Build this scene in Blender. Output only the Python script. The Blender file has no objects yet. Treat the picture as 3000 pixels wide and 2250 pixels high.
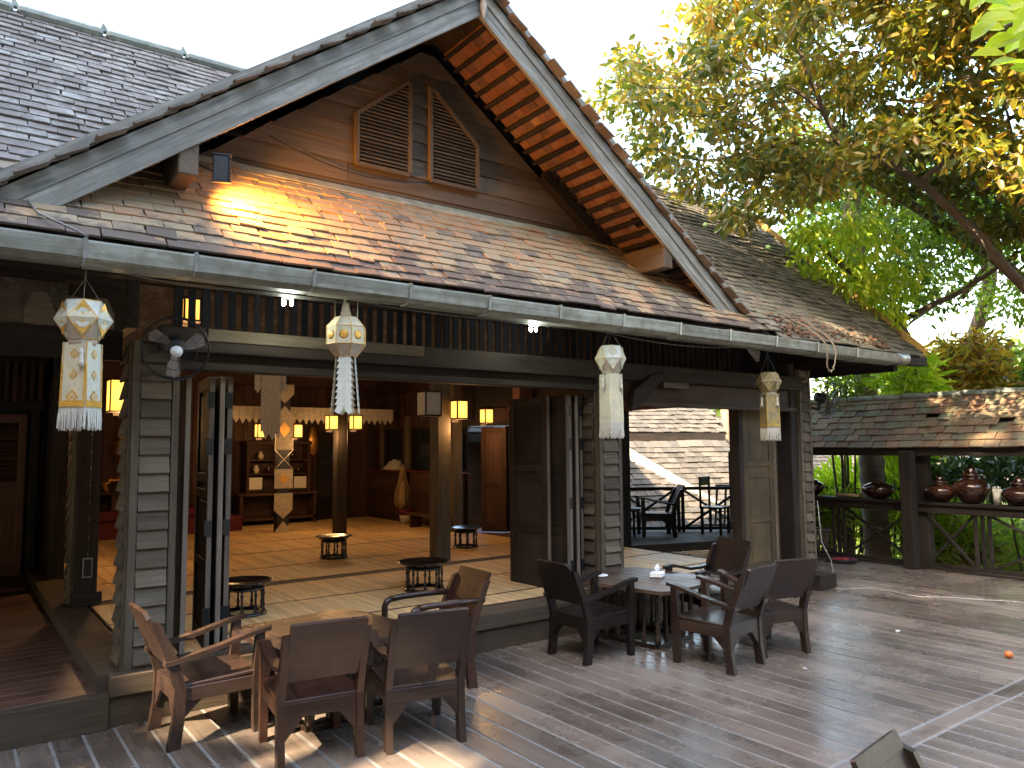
import bpy, math, random
import numpy as np
from mathutils import Vector as V, Matrix

# ---------------------------------------------------------------- camera, sky, sun, exposure
scene = bpy.context.scene
COL = scene.collection
R = random.Random(11)
PI = math.pi

def cam_axes(yaw, pitch, roll):
    f = V((math.sin(yaw) * math.cos(pitch), math.cos(yaw) * math.cos(pitch), math.sin(pitch)))
    r = V((math.cos(yaw), -math.sin(yaw), 0)); d = f.cross(r)
    c, s = math.cos(roll), math.sin(roll)
    return c * r + s * d, -s * r + c * d, f
cr, cd, cf = cam_axes(math.radians(36.5243), math.radians(4.7254), math.radians(.48368))
EYE = V((0, 0, 1.7))
cam_data = bpy.data.cameras.new('camera')
cam = bpy.data.objects.new('camera', cam_data); COL.objects.link(cam)
cam_data.sensor_width = 36; cam_data.lens = 36 * 2225.65 / 3000
cam_data.clip_start = .05; cam_data.clip_end = 600
cam.matrix_world = Matrix(((cr.x, -cd.x, -cf.x, EYE.x), (cr.y, -cd.y, -cf.y, EYE.y), (cr.z, -cd.z, -cf.z, EYE.z), (0, 0, 0, 1)))
scene.camera = cam

SUN_EL, SUN_AZ = math.radians(38.5), math.radians(-104)      # azimuth from +Y towards +X
sun_dir = V((math.sin(SUN_AZ) * math.cos(SUN_EL), math.cos(SUN_AZ) * math.cos(SUN_EL), math.sin(SUN_EL)))
world = bpy.data.worlds.new('World'); scene.world = world; world.use_nodes = True
wn = world.node_tree.nodes; wl = world.node_tree.links
bg = wn['Background']
sky = wn.new('ShaderNodeTexSky'); sky.sky_type = 'NISHITA'; sky.sun_disc = False
sky.sun_elevation = SUN_EL; sky.sun_rotation = SUN_AZ
sky.air_density = 1.5; sky.dust_density = 3.5; sky.ozone_density = 1.0
wl.new(sky.outputs[0], bg.inputs[0]); bg.inputs[1].default_value = .15
sl = bpy.data.lights.new('sun', 'SUN'); sl.energy = 3.4; sl.angle = math.radians(.5); sl.color = (1, .82, .58)
so = bpy.data.objects.new('sun', sl); COL.objects.link(so); so.location = (-20, 0, 30)
so.rotation_euler = (-sun_dir).to_track_quat('-Z', 'Y').to_euler()
vs = scene.view_settings
vs.view_transform = 'Standard'; vs.look = 'None'; vs.gamma = 1; vs.use_curve_mapping = False
vs.exposure = 3.3

# ---------------------------------------------------------------- materials
def nodes_of(m):
    m.use_nodes = True
    nt = m.node_tree
    return nt, nt.nodes, nt.links, nt.nodes['Principled BSDF']

def rand_node(nt):
    oi = nt.nodes.new('ShaderNodeObjectInfo'); at = nt.nodes.new('ShaderNodeAttribute'); at.attribute_name = 'rnd'
    ad = nt.nodes.new('ShaderNodeMath'); ad.operation = 'ADD'
    fr = nt.nodes.new('ShaderNodeMath'); fr.operation = 'FRACT'
    nt.links.new(oi.outputs['Random'], ad.inputs[0]); nt.links.new(at.outputs['Fac'], ad.inputs[1]); nt.links.new(ad.outputs[0], fr.inputs[0])
    return fr.outputs[0]

def mathn(nt, op, a, b=None, c=None):
    n = nt.nodes.new('ShaderNodeMath'); n.operation = op
    for i, x in enumerate((a, b, c)):
        if x is None: continue
        if isinstance(x, (int, float)): n.inputs[i].default_value = x
        else: nt.links.new(x, n.inputs[i])
    return n.outputs[0]

def ramp(nt, fac, stops, interp='LINEAR'):
    n = nt.nodes.new('ShaderNodeValToRGB'); cr_ = n.color_ramp; cr_.interpolation = interp
    while len(cr_.elements) < len(stops): cr_.elements.new(.5)
    for e, (p, c) in zip(cr_.elements, stops):
        e.position = p; e.color = (*c, 1) if len(c) == 3 else c
    nt.links.new(fac, n.inputs[0]); return n.outputs[0]

def mixc(nt, fac, a, b, mode='MIX'):
    n = nt.nodes.new('ShaderNodeMix'); n.data_type = 'RGBA'; n.blend_type = mode; n.clamp_factor = True
    for s, x in ((n.inputs['Factor'], fac), (n.inputs[6], a), (n.inputs[7], b)):
        if isinstance(x, (int, float)): s.default_value = x
        elif isinstance(x, tuple): s.default_value = (*x, 1)
        else: nt.links.new(x, s)
    return n.outputs[2]

def noise(nt, vec, scale, detail=4, rough=.55, dist=0, w=None):
    n = nt.nodes.new('ShaderNodeTexNoise'); n.inputs['Scale'].default_value = scale
    n.inputs['Detail'].default_value = detail; n.inputs['Roughness'].default_value = rough; n.inputs['Distortion'].default_value = dist
    if vec is not None: nt.links.new(vec, n.inputs['Vector'])
    return n.outputs['Fac']

def pos(nt):
    return nt.nodes.new('ShaderNodeNewGeometry').outputs['Position']

def vscale(nt, vec, s, off=None):
    n = nt.nodes.new('ShaderNodeVectorMath'); n.operation = 'MULTIPLY_ADD'
    nt.links.new(vec, n.inputs[0]); n.inputs[1].default_value = s
    if off is not None: nt.links.new(off, n.inputs[2])
    return n.outputs[0]

def bump(nt, h, strength, dist=.01):
    n = nt.nodes.new('ShaderNodeBump'); n.inputs['Strength'].default_value = strength; n.inputs['Distance'].default_value = dist
    nt.links.new(h, n.inputs['Height']); return n.outputs[0]

def wood(name, c1, c2, rough=.6, grain=(1.6, 34), stain=(.5, .5, .5), stain_amt=.5, vary=.35, spec=.3, bmp=.45, knots=.4, stain_scale=2.2):
    m = bpy.data.materials.new(name); nt, N, L, B = nodes_of(m)
    uv = N.new('ShaderNodeUVMap'); uv.uv_map = 'UVMap'
    rn = rand_node(nt)
    sc = mathn(nt, 'MULTIPLY', rn, 37.0)
    vec = vscale(nt, uv.outputs[0], (grain[0], grain[1], 1), sc)
    g = noise(nt, vec, 1.0, 8, .62, .5)
    g2 = noise(nt, vscale(nt, uv.outputs[0], (grain[0] * .9, grain[1] * .22, 1), sc), 1.0, 3, .5, 1.2)
    f = mathn(nt, 'MULTIPLY_ADD', g2, knots, mathn(nt, 'MULTIPLY', g, 1 - knots))
    col = ramp(nt, f, [(.32, c1), (.66, c2)])
    st = noise(nt, pos(nt), stain_scale, 5, .65)
    stf = mathn(nt, 'MULTIPLY', ramp(nt, st, [(.42, (0, 0, 0)), (.68, (1, 1, 1))]), stain_amt)
    col = mixc(nt, stf, col, tuple(stain[i] * (c1[i] + c2[i]) for i in range(3)))
    br = mathn(nt, 'MULTIPLY_ADD', rn, 2 * vary, 1 - vary)
    cb = N.new('ShaderNodeCombineColor'); [L.new(br, cb.inputs[i]) for i in range(3)]
    col = mixc(nt, 1.0, col, cb.outputs[0], 'MULTIPLY')
    L.new(col, B.inputs['Base Color'])
    rr = mathn(nt, 'MULTIPLY_ADD', st, .5, rough - .25)
    L.new(mathn(nt, 'MAXIMUM', rr, .08), B.inputs['Roughness'])
    B.inputs['Specular IOR Level'].default_value = spec
    L.new(bump(nt, g, bmp, .004), B.inputs['Normal'])
    return m

def plain(name, c, rough=.6, metal=0, spec=.5, mottle=.25, scale=14, emit=None, es=0, bmp=.15):
    m = bpy.data.materials.new(name); nt, N, L, B = nodes_of(m)
    tc = N.new('ShaderNodeTexCoord')
    f = noise(nt, tc.outputs['Object'], scale, 6, .65)
    lo = tuple(x * (1 - mottle) for x in c); hi = tuple(min(1, x * (1 + mottle)) for x in c)
    L.new(ramp(nt, f, [(.3, lo), (.7, hi)]), B.inputs['Base Color'])
    B.inputs['Roughness'].default_value = rough; B.inputs['Metallic'].default_value = metal
    B.inputs['Specular IOR Level'].default_value = spec
    L.new(bump(nt, f, bmp, .003), B.inputs['Normal'])
    if emit: B.inputs['Emission Color'].default_value = (*emit, 1); B.inputs['Emission Strength'].default_value = es
    return m

def tile_mat(name, stops, lichen, lamt, eave=None, rough=.8, lscale=9):
    m = bpy.data.materials.new(name); nt, N, L, B = nodes_of(m)
    rn = rand_node(nt)
    col = ramp(nt, rn, stops, 'LINEAR')
    p = pos(nt)
    f1 = noise(nt, p, 22, 7, .7)
    col = mixc(nt, mathn(nt, 'MULTIPLY_ADD', f1, .9, -.2), col, mixc(nt, 1.0, col, (.55, .52, .5), 'MULTIPLY'))
    f2 = noise(nt, p, lscale, 8, .75)
    fl = mathn(nt, 'MULTIPLY', ramp(nt, f2, [(.5, (0, 0, 0)), (.62, (1, 1, 1))]), lamt)
    col = mixc(nt, fl, col, lichen)
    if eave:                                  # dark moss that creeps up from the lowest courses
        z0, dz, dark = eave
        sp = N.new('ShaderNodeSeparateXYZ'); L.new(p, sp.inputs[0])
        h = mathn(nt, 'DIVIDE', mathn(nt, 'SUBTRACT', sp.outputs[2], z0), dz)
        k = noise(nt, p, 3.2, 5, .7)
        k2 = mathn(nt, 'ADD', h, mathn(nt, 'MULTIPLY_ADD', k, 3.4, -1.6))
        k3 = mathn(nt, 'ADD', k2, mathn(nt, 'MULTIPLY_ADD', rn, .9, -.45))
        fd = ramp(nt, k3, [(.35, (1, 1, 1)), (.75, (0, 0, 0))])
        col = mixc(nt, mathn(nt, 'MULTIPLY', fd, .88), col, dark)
    L.new(col, B.inputs['Base Color']); B.inputs['Roughness'].default_value = rough
    B.inputs['Specular IOR Level'].default_value = .3
    L.new(bump(nt, f1, .5, .004), B.inputs['Normal'])
    return m

def leaf_mat(name, pal_a, pal_b, trans=.5, rough=.38):
    m = bpy.data.materials.new(name); nt, N, L, B = nodes_of(m)
    rn = rand_node(nt)
    a = ramp(nt, rn, pal_a); b = ramp(nt, rn, pal_b)
    f = ramp(nt, noise(nt, pos(nt), .55, 3, .5), [(.42, (0, 0, 0)), (.58, (1, 1, 1))])
    col = mixc(nt, f, a, b)
    L.new(col, B.inputs['Base Color']); B.inputs['Roughness'].default_value = rough
    tr = N.new('ShaderNodeBsdfTranslucent'); L.new(mixc(nt, 1.0, col, (1.6, 1.5, .7), 'MULTIPLY'), tr.inputs[0])
    mx = N.new('ShaderNodeMixShader'); mx.inputs[0].default_value = trans
    out = N['Material Output']; L.new(B.outputs[0], mx.inputs[1]); L.new(tr.outputs[0], mx.inputs[2]); L.new(mx.outputs[0], out.inputs[0])
    return m

M = {}
M['dark'] = wood('dark_timber', (.011, .009, .008), (.038, .029, .024), .7, stain=(.9, .85, .8), vary=.3, spec=.12)
M['eave_shade'] = wood('eave_shaded_slats', (.006, .007, .010), (.019, .017, .019), .8, spec=.05)  # blue-black puts the shade under the eave into the slat colour
M['brown'] = wood('brown_timber', (.026, .013, .009), (.080, .042, .028), .6, vary=.3, spec=.15)
M['clap'] = wood('weathered_clapboard', (.060, .046, .033), (.150, .120, .088), .75, grain=(1.4, 40), stain=(.5, .47, .42), stain_amt=.7, vary=.32, spec=.12, bmp=.6, stain_scale=5)
M['gableb'] = wood('gable_boards', (.060, .046, .034), (.135, .104, .076), .7, grain=(1.1, 30), stain=(.6, .55, .5), stain_amt=.4, vary=.22, spec=.1)
M['barge'] = wood('grey_bargeboard', (.075, .078, .078), (.36, .345, .30), .85, grain=(1.6, 36), stain=(.42, .40, .36), stain_amt=.75, vary=.12, knots=.35, stain_scale=6, spec=.15, bmp=.8)
M['mould'] = wood('mouldy_door_timber', (.035, .024, .015), (.11, .08, .045), .7, stain=(1.15, 1.1, .8), stain_amt=.7, vary=.15)
M['edgew'] = wood('pale_stile_edge', (.085, .062, .048), (.23, .18, .14), .7, vary=.35, spec=.15)
M['chair'] = wood('chair_timber', (.015, .006, .0035), (.050, .021, .013), .33, grain=(1.8, 36), vary=.2, spec=.45, bmp=.3, stain=(.6, .5, .45), stain_scale=7)
M['chair_dk'] = wood('black_stained_timber', (.007, .005, .005), (.02, .013, .011), .34, vary=.15, spec=.3, bmp=.2)
M['chair_gr'] = wood('worn_brown_timber', (.011, .0065, .005), (.038, .022, .016), .33, grain=(1.8, 34), vary=.2, spec=.45, bmp=.3, stain=(1.0, .85, .75), stain_scale=6)
M['tabletop'] = wood('table_top_timber', (.026, .016, .011), (.075, .046, .033), .42, grain=(1.2, 30), vary=.2, spec=.5, stain=(1.4, 1.3, 1.25), stain_amt=.6)
M['deck'] = wood('wet_deck_timber', (.052, .038, .029), (.155, .116, .090), .27, grain=(.8, 26), stain=(1.15, 1.2, 1.22), stain_amt=.55, vary=.26, spec=.55, bmp=.3, knots=.6, stain_scale=1.3)
M['corridor'] = wood('corridor_floor_timber', (.045, .022, .014), (.105, .055, .036), .42, grain=(1, 30), stain=(1.1, 1.0, .95), vary=.2, spec=.5)
M['kerb'] = wood('platform_edge_timber', (.034, .024, .017), (.092, .067, .047), .7, stain=(.5, .52, .48), stain_amt=.8, vary=.15, spec=.15, bmp=.7, stain_scale=5)
M['dust'] = plain('pale_joint_dust', (.17, .16, .145), .8)
M['reed'] = wood('reed_matting', (.34, .20, .08), (.74, .52, .27), .6, grain=(2.4, 60), stain=(.75, .68, .58), stain_amt=.6, vary=.17, knots=.35, spec=.3, stain_scale=1.4)
M['matedge'] = plain('dark_mat_binding', (.06, .02, .018), .8)
M['gutter'] = wood('stained_gutter_metal', (.15, .15, .125), (.36, .37, .31), .55, grain=(26, 1.2), stain=(.30, .27, .22), stain_amt=.85, vary=.14, spec=.3, bmp=.05, knots=.3, stain_scale=8)
M['flash'] = plain('lime_mortar_flashing', (.25, .24, .17), .9, mottle=.35, scale=9)
M['metal'] = plain('grey_metal', (.35, .36, .36), .35, .8)
M['black'] = plain('black_plastic', (.012, .013, .016), .4)
M['blackmetal'] = plain('black_enamel', (.018, .018, .02), .3, .3)
M['lacquer'] = plain('black_lacquer', (.012, .009, .01), .16, 0, .6, bmp=.02)
M['gold'] = plain('gilded_metal', (.55, .27, .07), .32, .85, scale=40, mottle=.5)
M['goldfoil'] = plain('gold_foil', (.62, .34, .06), .4, .35, scale=60, mottle=.3)
M['paper'] = plain('cream_paper', (.50, .44, .30), .8, mottle=.14, scale=30)
M['paperw'] = plain('white_foil_paper', (.50, .50, .42), .45, mottle=.12, scale=40)
M['paperb'] = plain('shaded_buff_paper', (.42, .35, .27), .8, mottle=.15, scale=30)
M['oldpaper'] = plain('soiled_yellow_paper', (.20, .165, .085), .85, mottle=.35, scale=18)
M['oldgold'] = plain('soiled_gold_foil', (.33, .22, .05), .5, mottle=.3)
M['palegold'] = plain('pale_gold_print', (.55, .50, .33), .6)
M['fanblade'] = plain('brown_fan_blade', (.17, .14, .12), .45)
M['doorbrown'] = wood('brown_door_timber', (.055, .026, .017), (.14, .072, .048), .55, spec=.2)
M['lace'] = plain('cream_lace', (.42, .36, .28), .85, mottle=.5, scale=55)
M['fringe'] = plain('ivory_fringe', (.50, .47, .40), .8, mottle=.2, scale=60)
M['redcloth'] = plain('crimson_cloth', (.10, .006, .012), .75, mottle=.2)
M['redtile'] = plain('red_plastic', (.25, .012, .02), .4)
M['glow'] = plain('lit_lantern_paper', (.8, .55, .2), .6, emit=(1, .47, .07), es=1)
_nt = M['glow'].node_tree; _tc = _nt.nodes.new('ShaderNodeTexCoord'); _vm = _nt.nodes.new('ShaderNodeVectorMath'); _vm.operation = 'DISTANCE'
_nt.links.new(_tc.outputs['Generated'], _vm.inputs[0]); _vm.inputs[1].default_value = (.5, .5, .55)
_nt.links.new(mathn(_nt, 'MULTIPLY_ADD', mathn(_nt, 'POWER', mathn(_nt, 'SUBTRACT', 1.0, mathn(_nt, 'MINIMUM', _vm.outputs['Value'], 1.0)), 4.0), 3.2, .22), _nt.nodes['Principled BSDF'].inputs['Emission Strength'])
M['bulb'] = plain('lit_bulb', (1, 1, .9), .4, emit=(.93, 1, .86), es=16)
M['white'] = plain('white_plastic', (.72, .72, .7), .4)
M['tissue'] = plain('white_tissue', (.80, .82, .80), .8)
M['glass'] = plain('dark_window_glass', (.012, .015, .02), .12, 0, .6, bmp=0)
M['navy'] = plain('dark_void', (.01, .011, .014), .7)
M['pot'] = plain('glazed_brown_pot', (.035, .014, .008), .2, .2, .6, mottle=.45, scale=9)
M['cable'] = plain('grey_cable', (.30, .29, .26), .6)
M['cord'] = plain('thin_cord', (.17, .16, .14), .7)
M['vine'] = plain('pale_vine', (.20, .155, .10), .8)
M['fruit'] = plain('orange_fruit', (.62, .16, .03), .5)
M['greenfruit'] = plain('green_fruit', (.16, .24, .06), .5)
M['bark'] = wood('tree_bark', (.05, .038, .028), (.14, .11, .08), .85, grain=(3, 14), vary=.1)
M['palmbark'] = wood('palm_bark', (.13, .09, .065), (.28, .22, .17), .85, grain=(30, 2), vary=.1, bmp=.8)
M['wicker'] = plain('dark_wicker', (.06, .038, .025), .6, scale=70, mottle=.5)
M['strawb'] = plain('pale_straw', (.40, .27, .13), .75, scale=60, mottle=.4)
M['earth'] = plain('brown_earth', (.10, .075, .045), .9, mottle=.5, scale=3)
M['brickred'] = wood('red_rafter', (.10, .045, .03), (.2, .10, .07), .8)
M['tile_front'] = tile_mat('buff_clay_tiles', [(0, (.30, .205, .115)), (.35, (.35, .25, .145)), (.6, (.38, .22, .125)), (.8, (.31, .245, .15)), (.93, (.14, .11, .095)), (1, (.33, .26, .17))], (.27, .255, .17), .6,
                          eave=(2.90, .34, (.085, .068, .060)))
M['tile_main'] = tile_mat('grey_purple_tiles', [(0, (.115, .097, .082)), (.5, (.158, .134, .115)), (.8, (.205, .178, .155)), (1, (.135, .11, .092))], (.30, .295, .26), .6, lscale=5)
M['tile_right'] = tile_mat('mossy_dark_tiles', [(0, (.10, .09, .07)), (.5, (.145, .13, .10)), (.85, (.19, .165, .13)), (1, (.16, .11, .075))], (.17, .175, .10), .55, lscale=4)
M['tile_fence'] = tile_mat('mixed_red_tiles', [(0, (.20, .10, .055)), (.3, (.23, .15, .09)), (.5, (.14, .115, .08)), (.72, (.30, .165, .095)), (.86, (.17, .165, .09)), (1, (.12, .095, .07))], (.24, .24, .13), .5, lscale=6)
M['tile_far'] = tile_mat('sunlit_far_tiles', [(0, (.045, .040, .034)), (.5, (.070, .061, .052)), (1, (.10, .083, .068))], (.10, .098, .088), .5)
M['tile_under'] = tile_mat('tile_undersides', [(0, (.19, .075, .042)), (.4, (.27, .12, .065)), (.7, (.22, .11, .07)), (.9, (.12, .065, .045)), (1, (.33, .19, .11))], (.10, .06, .045), .45, lscale=14)
M['ridge'] = tile_mat('pale_ridge_tiles', [(0, (.24, .26, .23)), (1, (.36, .38, .33))], (.14, .15, .12), .6)
M['leaf_tree'] = leaf_mat('star_apple_leaves', [(0, (.075, .105, .018)), (.4, (.17, .185, .022)), (.7, (.29, .24, .028)), (.92, (.30, .15, .03)), (1, (.14, .21, .12))],
                          [(0, (.045, .085, .02)), (.45, (.12, .13, .028)), (.75, (.22, .15, .03)), (1, (.11, .18, .11))], .54, .28)
M['leaf_green'] = leaf_mat('fresh_green_leaves', [(0, (.06, .12, .012)), (.5, (.14, .24, .02)), (1, (.26, .34, .03))],
                           [(0, (.04, .085, .015)), (.5, (.10, .17, .025)), (1, (.20, .26, .03))], .52, .35)
M['leaf_lime'] = leaf_mat('lime_leaves', [(0, (.22, .38, .02)), (1, (.42, .52, .03))], [(0, (.20, .36, .03)), (1, (.48, .52, .05))], .55, .35)
M['leaf_croton'] = leaf_mat('croton_leaves', [(0, (.07, .05, .02)), (.4, (.38, .15, .03)), (.7, (.48, .30, .05)), (1, (.20, .26, .04))],
                            [(0, (.10, .14, .02)), (.6, (.34, .20, .03)), (1, (.42, .38, .05))], .5, .35)
M['leaf_dark'] = leaf_mat('dark_glossy_leaves', [(0, (.03, .06, .025)), (.6, (.05, .11, .035)), (1, (.16, .24, .08))],
                          [(0, (.03, .06, .03)), (1, (.09, .16, .05))], .3, .2)
M['litter'] = leaf_mat('dry_fallen_leaves', [(0, (.08, .035, .018)), (1, (.19, .10, .055))], [(0, (.06, .03, .018)), (1, (.16, .075, .04))], .2, .7)
M['yellow'] = plain('sun_yellow_board', (.45, .27, .06), .6)  # yellow of the low sun put into the verge board's colour
M['straw_leaf'] = leaf_mat('dry_straw_leaves', [(0, (.30, .20, .10)), (1, (.5, .38, .2))], [(0, (.28, .2, .1)), (1, (.5, .36, .2))], .3, .6)
M['leaf_mid'] = leaf_mat('undergrowth_leaves', [(0, (.16, .27, .03)), (.5, (.32, .46, .06)), (1, (.48, .55, .12))], [(0, (.12, .22, .03)), (.6, (.26, .38, .07)), (1, (.48, .42, .20))], .5, .35)
M['shade_leaf'] = leaf_mat('tall_tree_leaves', [(0, (.02, .045, .01)), (1, (.06, .10, .02))], [(0, (.02, .045, .01)), (1, (.06, .10, .02))], .25, .5)

# ---------------------------------------------------------------- mesh builder
def _template():
    vs_, idx = [], {}
    for ci in range(8):
        s = [1 if ci >> k & 1 else -1 for k in range(3)]
        for k in range(3):
            idx[(tuple(s), k)] = len(vs_); vs_.append((s, k))
    def P(i): s, k = vs_[i]; return V([s[j] * (1 if j == k else .9) for j in range(3)])
    fs = []
    for k in range(3):
        i, j = [a for a in range(3) if a != k]
        for sg in (-1, 1):
            q = []
            for a, b in ((-1, -1), (1, -1), (1, 1), (-1, 1)):
                s = [0, 0, 0]; s[k] = sg; s[i] = a; s[j] = b; q.append(idx[(tuple(s), k)])
            fs.append(q)
        for a in (-1, 1):
            for b in (-1, 1):
                s0 = [0, 0, 0]; s0[i] = a; s0[j] = b; s1 = list(s0); s0[k] = -1; s1[k] = 1
                fs.append([idx[(tuple(s0), i)], idx[(tuple(s1), i)], idx[(tuple(s1), j)], idx[(tuple(s0), j)]])
    for ci in range(8):
        s = tuple(1 if ci >> k & 1 else -1 for k in range(3)); fs.append([idx[(s, k)] for k in range(3)])
    out = []
    for f in fs:
        p = [P(i) for i in f]; n = (p[1] - p[0]).cross(p[2] - p[0]); c = sum(p, V()) / len(p)
        out.append(f if n.dot(c) > 0 else f[::-1])
    return vs_, out
TV, TF = _template()
BV = [(x, y, z) for x in (-1, 1) for y in (-1, 1) for z in (-1, 1)]
BF = [(0, 1, 3, 2), (4, 6, 7, 5), (0, 4, 5, 1), (2, 3, 7, 6), (0, 2, 6, 4), (1, 5, 7, 3)]
X_, Y_, Z_ = V((1, 0, 0)), V((0, 1, 0)), V((0, 0, 1))

class MB:
    def __init__(s): s.v = []; s.f = []; s.uv = []; s.m = []; s.r = []; s.sm = []
    def face(s, ids, uvs, m=0, r=0, sm=False):
        s.f.append(tuple(ids)); s.uv.extend(uvs); s.m.append(m); s.r.append(r); s.sm.append(sm)
    def poly(s, pts, m=0, r=0, o=None):
        b = len(s.v); s.v.extend([tuple(p) for p in pts])
        p0 = V(pts[0]); e = (V(pts[1]) - p0)
        e = e.normalized() if e.length > 0 else X_; n = e.cross(V(pts[-1]) - p0)
        n = n.normalized() if n.length > 1e-9 else Z_; t = n.cross(e)
        o = o if o is not None else R.random() * 9
        s.face(range(b, b + len(pts)), [((V(p) - p0).dot(e) + o, (V(p) - p0).dot(t)) for p in pts], m, r)
    def obox(s, c, ax, h, m=0, ch=.003, r=0):
        c = V(c); b = len(s.v); L = max(range(3), key=lambda k: h[k]); o1, o2 = [k for k in range(3) if k != L]
        if ch and ch < min(h) * .8:
            loc = [[sg[j] * (h[j] if j == k else h[j] - ch) for j in range(3)] for sg, k in TV]; fs = TF
        else:
            loc = [[q[j] * h[j] for j in range(3)] for q in BV]; fs = BF
        s.v.extend([tuple(c + ax[0] * l[0] + ax[1] * l[1] + ax[2] * l[2]) for l in loc])
        ou, ov = R.random() * 20, R.random() * 20
        for f in fs: s.face([b + i for i in f], [(loc[i][L] + ou, loc[i][o1] + loc[i][o2] + ov) for i in f], m, r)
    def box(s, a, b, m=0, ch=.003, r=0):
        s.obox([(a[i] + b[i]) / 2 for i in range(3)], (X_, Y_, Z_), [abs(b[i] - a[i]) / 2 for i in range(3)], m, ch, r)
    def beam(s, a, b, w, h, up=Z_, m=0, ch=.003, r=0):
        a, b = V(a), V(b); d = (b - a); l = d.length; d.normalize(); up = V(up)
        sd = d.cross(up); sd = sd.normalized() if sd.length > 1e-6 else X_; u = sd.cross(d).normalized()
        s.obox((a + b) / 2, (d, sd, u), (l / 2, w / 2, h / 2), m, ch, r)
    def tube(s, pts, r, n=6, m=0, caps=True, rn=0):
        pts = [V(p) for p in pts]; b = len(s.v); rs = r if isinstance(r, (list, tuple)) else [r] * len(pts); acc = 0; us = []
        up = None
        for i, p in enumerate(pts):
            d = (pts[min(i + 1, len(pts) - 1)] - pts[max(i - 1, 0)]).normalized()
            if up is None: up = d.orthogonal().normalized()
            else: up = (up - d * up.dot(d)).normalized()
            sd = d.cross(up)
            if i: acc += (p - pts[i - 1]).length
            us.append(acc)
            for k in range(n):
                a = 2 * PI * k / n; s.v.append(tuple(p + up * (math.cos(a) * rs[i]) + sd * (math.sin(a) * rs[i])))
        for i in range(len(pts) - 1):
            for k in range(n):
                k2 = (k + 1) % n; c = 2 * PI * max(rs[i], .003) / n
                s.face((b + i * n + k, b + i * n + k2, b + (i + 1) * n + k2, b + (i + 1) * n + k),
                       ((us[i], k * c), (us[i], (k + 1) * c), (us[i + 1], (k + 1) * c), (us[i + 1], k * c)), m, rn, True)
        if caps:
            e = b + (len(pts) - 1) * n
            s.face([b + k for k in range(n)][::-1], [(0, 0)] * n, m, rn); s.face([e + k for k in range(n)], [(0, 0)] * n, m, rn)
    def lathe(s, prof, c=(0, 0, 0), n=20, m=0, ax=(X_, Y_, Z_), rn=0, sx=1, sy=1):
        b = len(s.v); c = V(c)
        for r, z in prof:
            for k in range(n):
                a = 2 * PI * k / n; s.v.append(tuple(c + ax[0] * (r * sx * math.cos(a)) + ax[1] * (r * sy * math.sin(a)) + ax[2] * z))
        for i in range(len(prof) - 1):
            for k in range(n):
                k2 = (k + 1) % n
                s.face((b + i * n + k, b + i * n + k2, b + (i + 1) * n + k2, b + (i + 1) * n + k),
                       ((k * .02, prof[i][1]), (k * .02 + .02, prof[i][1]), (k * .02 + .02, prof[i + 1][1]), (k * .02, prof[i + 1][1])), m, rn, True)
        e = b + (len(prof) - 1) * n
        if prof[0][0] > 1e-4: s.face([b + k for k in range(n)][::-1], [(0, 0)] * n, m, rn)
        if prof[-1][0] > 1e-4: s.face([e + k for k in range(n)], [(0, 0)] * n, m, rn)
    def prism(s, pts, d, m=0, r=0):
        """flat polygon pts pushed along vector d"""
        pts = [V(p) for p in pts]; d = V(d); n = len(pts)
        nn = sum(((pts[i] - pts[0]).cross(pts[(i + 1) % n] - pts[0]) for i in range(1, n - 1)), V())
        if nn.dot(d) > 0: pts = pts[::-1]
        o = R.random() * 9
        e = max(((pts[(i + 1) % n] - pts[i]) for i in range(n)), key=lambda q: q.length).normalized(); t = e.cross(nn.normalized())
        b = len(s.v); s.v.extend([tuple(p) for p in pts] + [tuple(p + d) for p in pts])
        uvf = [((p).dot(e) + o, p.dot(t)) for p in pts]
        s.face(range(b, b + n), uvf, m, r); s.face([b + n + i for i in range(n)][::-1], uvf[::-1], m, r)
        for i in range(n):
            j = (i + 1) % n; l = (pts[j] - pts[i]).length
            s.face((b + j, b + i, b + n + i, b + n + j), ((l, 0), (0, 0), (0, d.length), (l, d.length)), m, r)
    def build(s, name, mats, parent=None, **props):
        me = bpy.data.meshes.new(name)
        me.from_pydata(s.v, [], s.f)
        uvl = me.uv_layers.new(name='UVMap'); uvl.data.foreach_set('uv', np.array(s.uv, dtype=np.float32).ravel())
        mats = mats if isinstance(mats, (list, tuple)) else [mats]
        for q in mats: me.materials.append(M[q] if isinstance(q, str) else q)
        if len(mats) > 1: me.polygons.foreach_set('material_index', np.array(s.m, dtype=np.int32))
        if any(s.sm): me.polygons.foreach_set('use_smooth', np.array(s.sm, dtype=bool))
        if any(s.r):
            at = me.attributes.new('rnd', 'FLOAT', 'FACE'); at.data.foreach_set('value', np.array(s.r, dtype=np.float32))
        me.update()
        return link(name, me, parent, **props)

def link(name, me, parent=None, mat=None, **props):
    o = bpy.data.objects.new(name, me); COL.objects.link(o)
    if parent is not None: o.parent = parent
    if mat is not None: o.matrix_local = mat
    for k, v in props.items(): o[k] = v
    return o

def thing(name, label, cat, loc=(0, 0, 0), rz=0, group=None):
    o = bpy.data.objects.new(name, None); COL.objects.link(o); o.empty_display_size = .1
    o.location = loc; o.rotation_euler = (0, 0, rz); o['label'] = label; o['category'] = cat
    if group: o['group'] = group
    return o

def dup(root, loc, rz=0, label=None, group=None):
    def cp(o, par):
        c = o.copy(); COL.objects.link(c)
        if par is not None: c.parent = par
        for ch in kids.get(o.name, []): cp(ch, c)
        return c
    kids = {}
    for o in COL.objects:
        if o.parent: kids.setdefault(o.parent.name, []).append(o)
    r = cp(root, None); r.location = loc; r.rotation_euler = (0, 0, rz)
    if label: r['label'] = label
    if group: r['group'] = group
    return r

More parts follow.
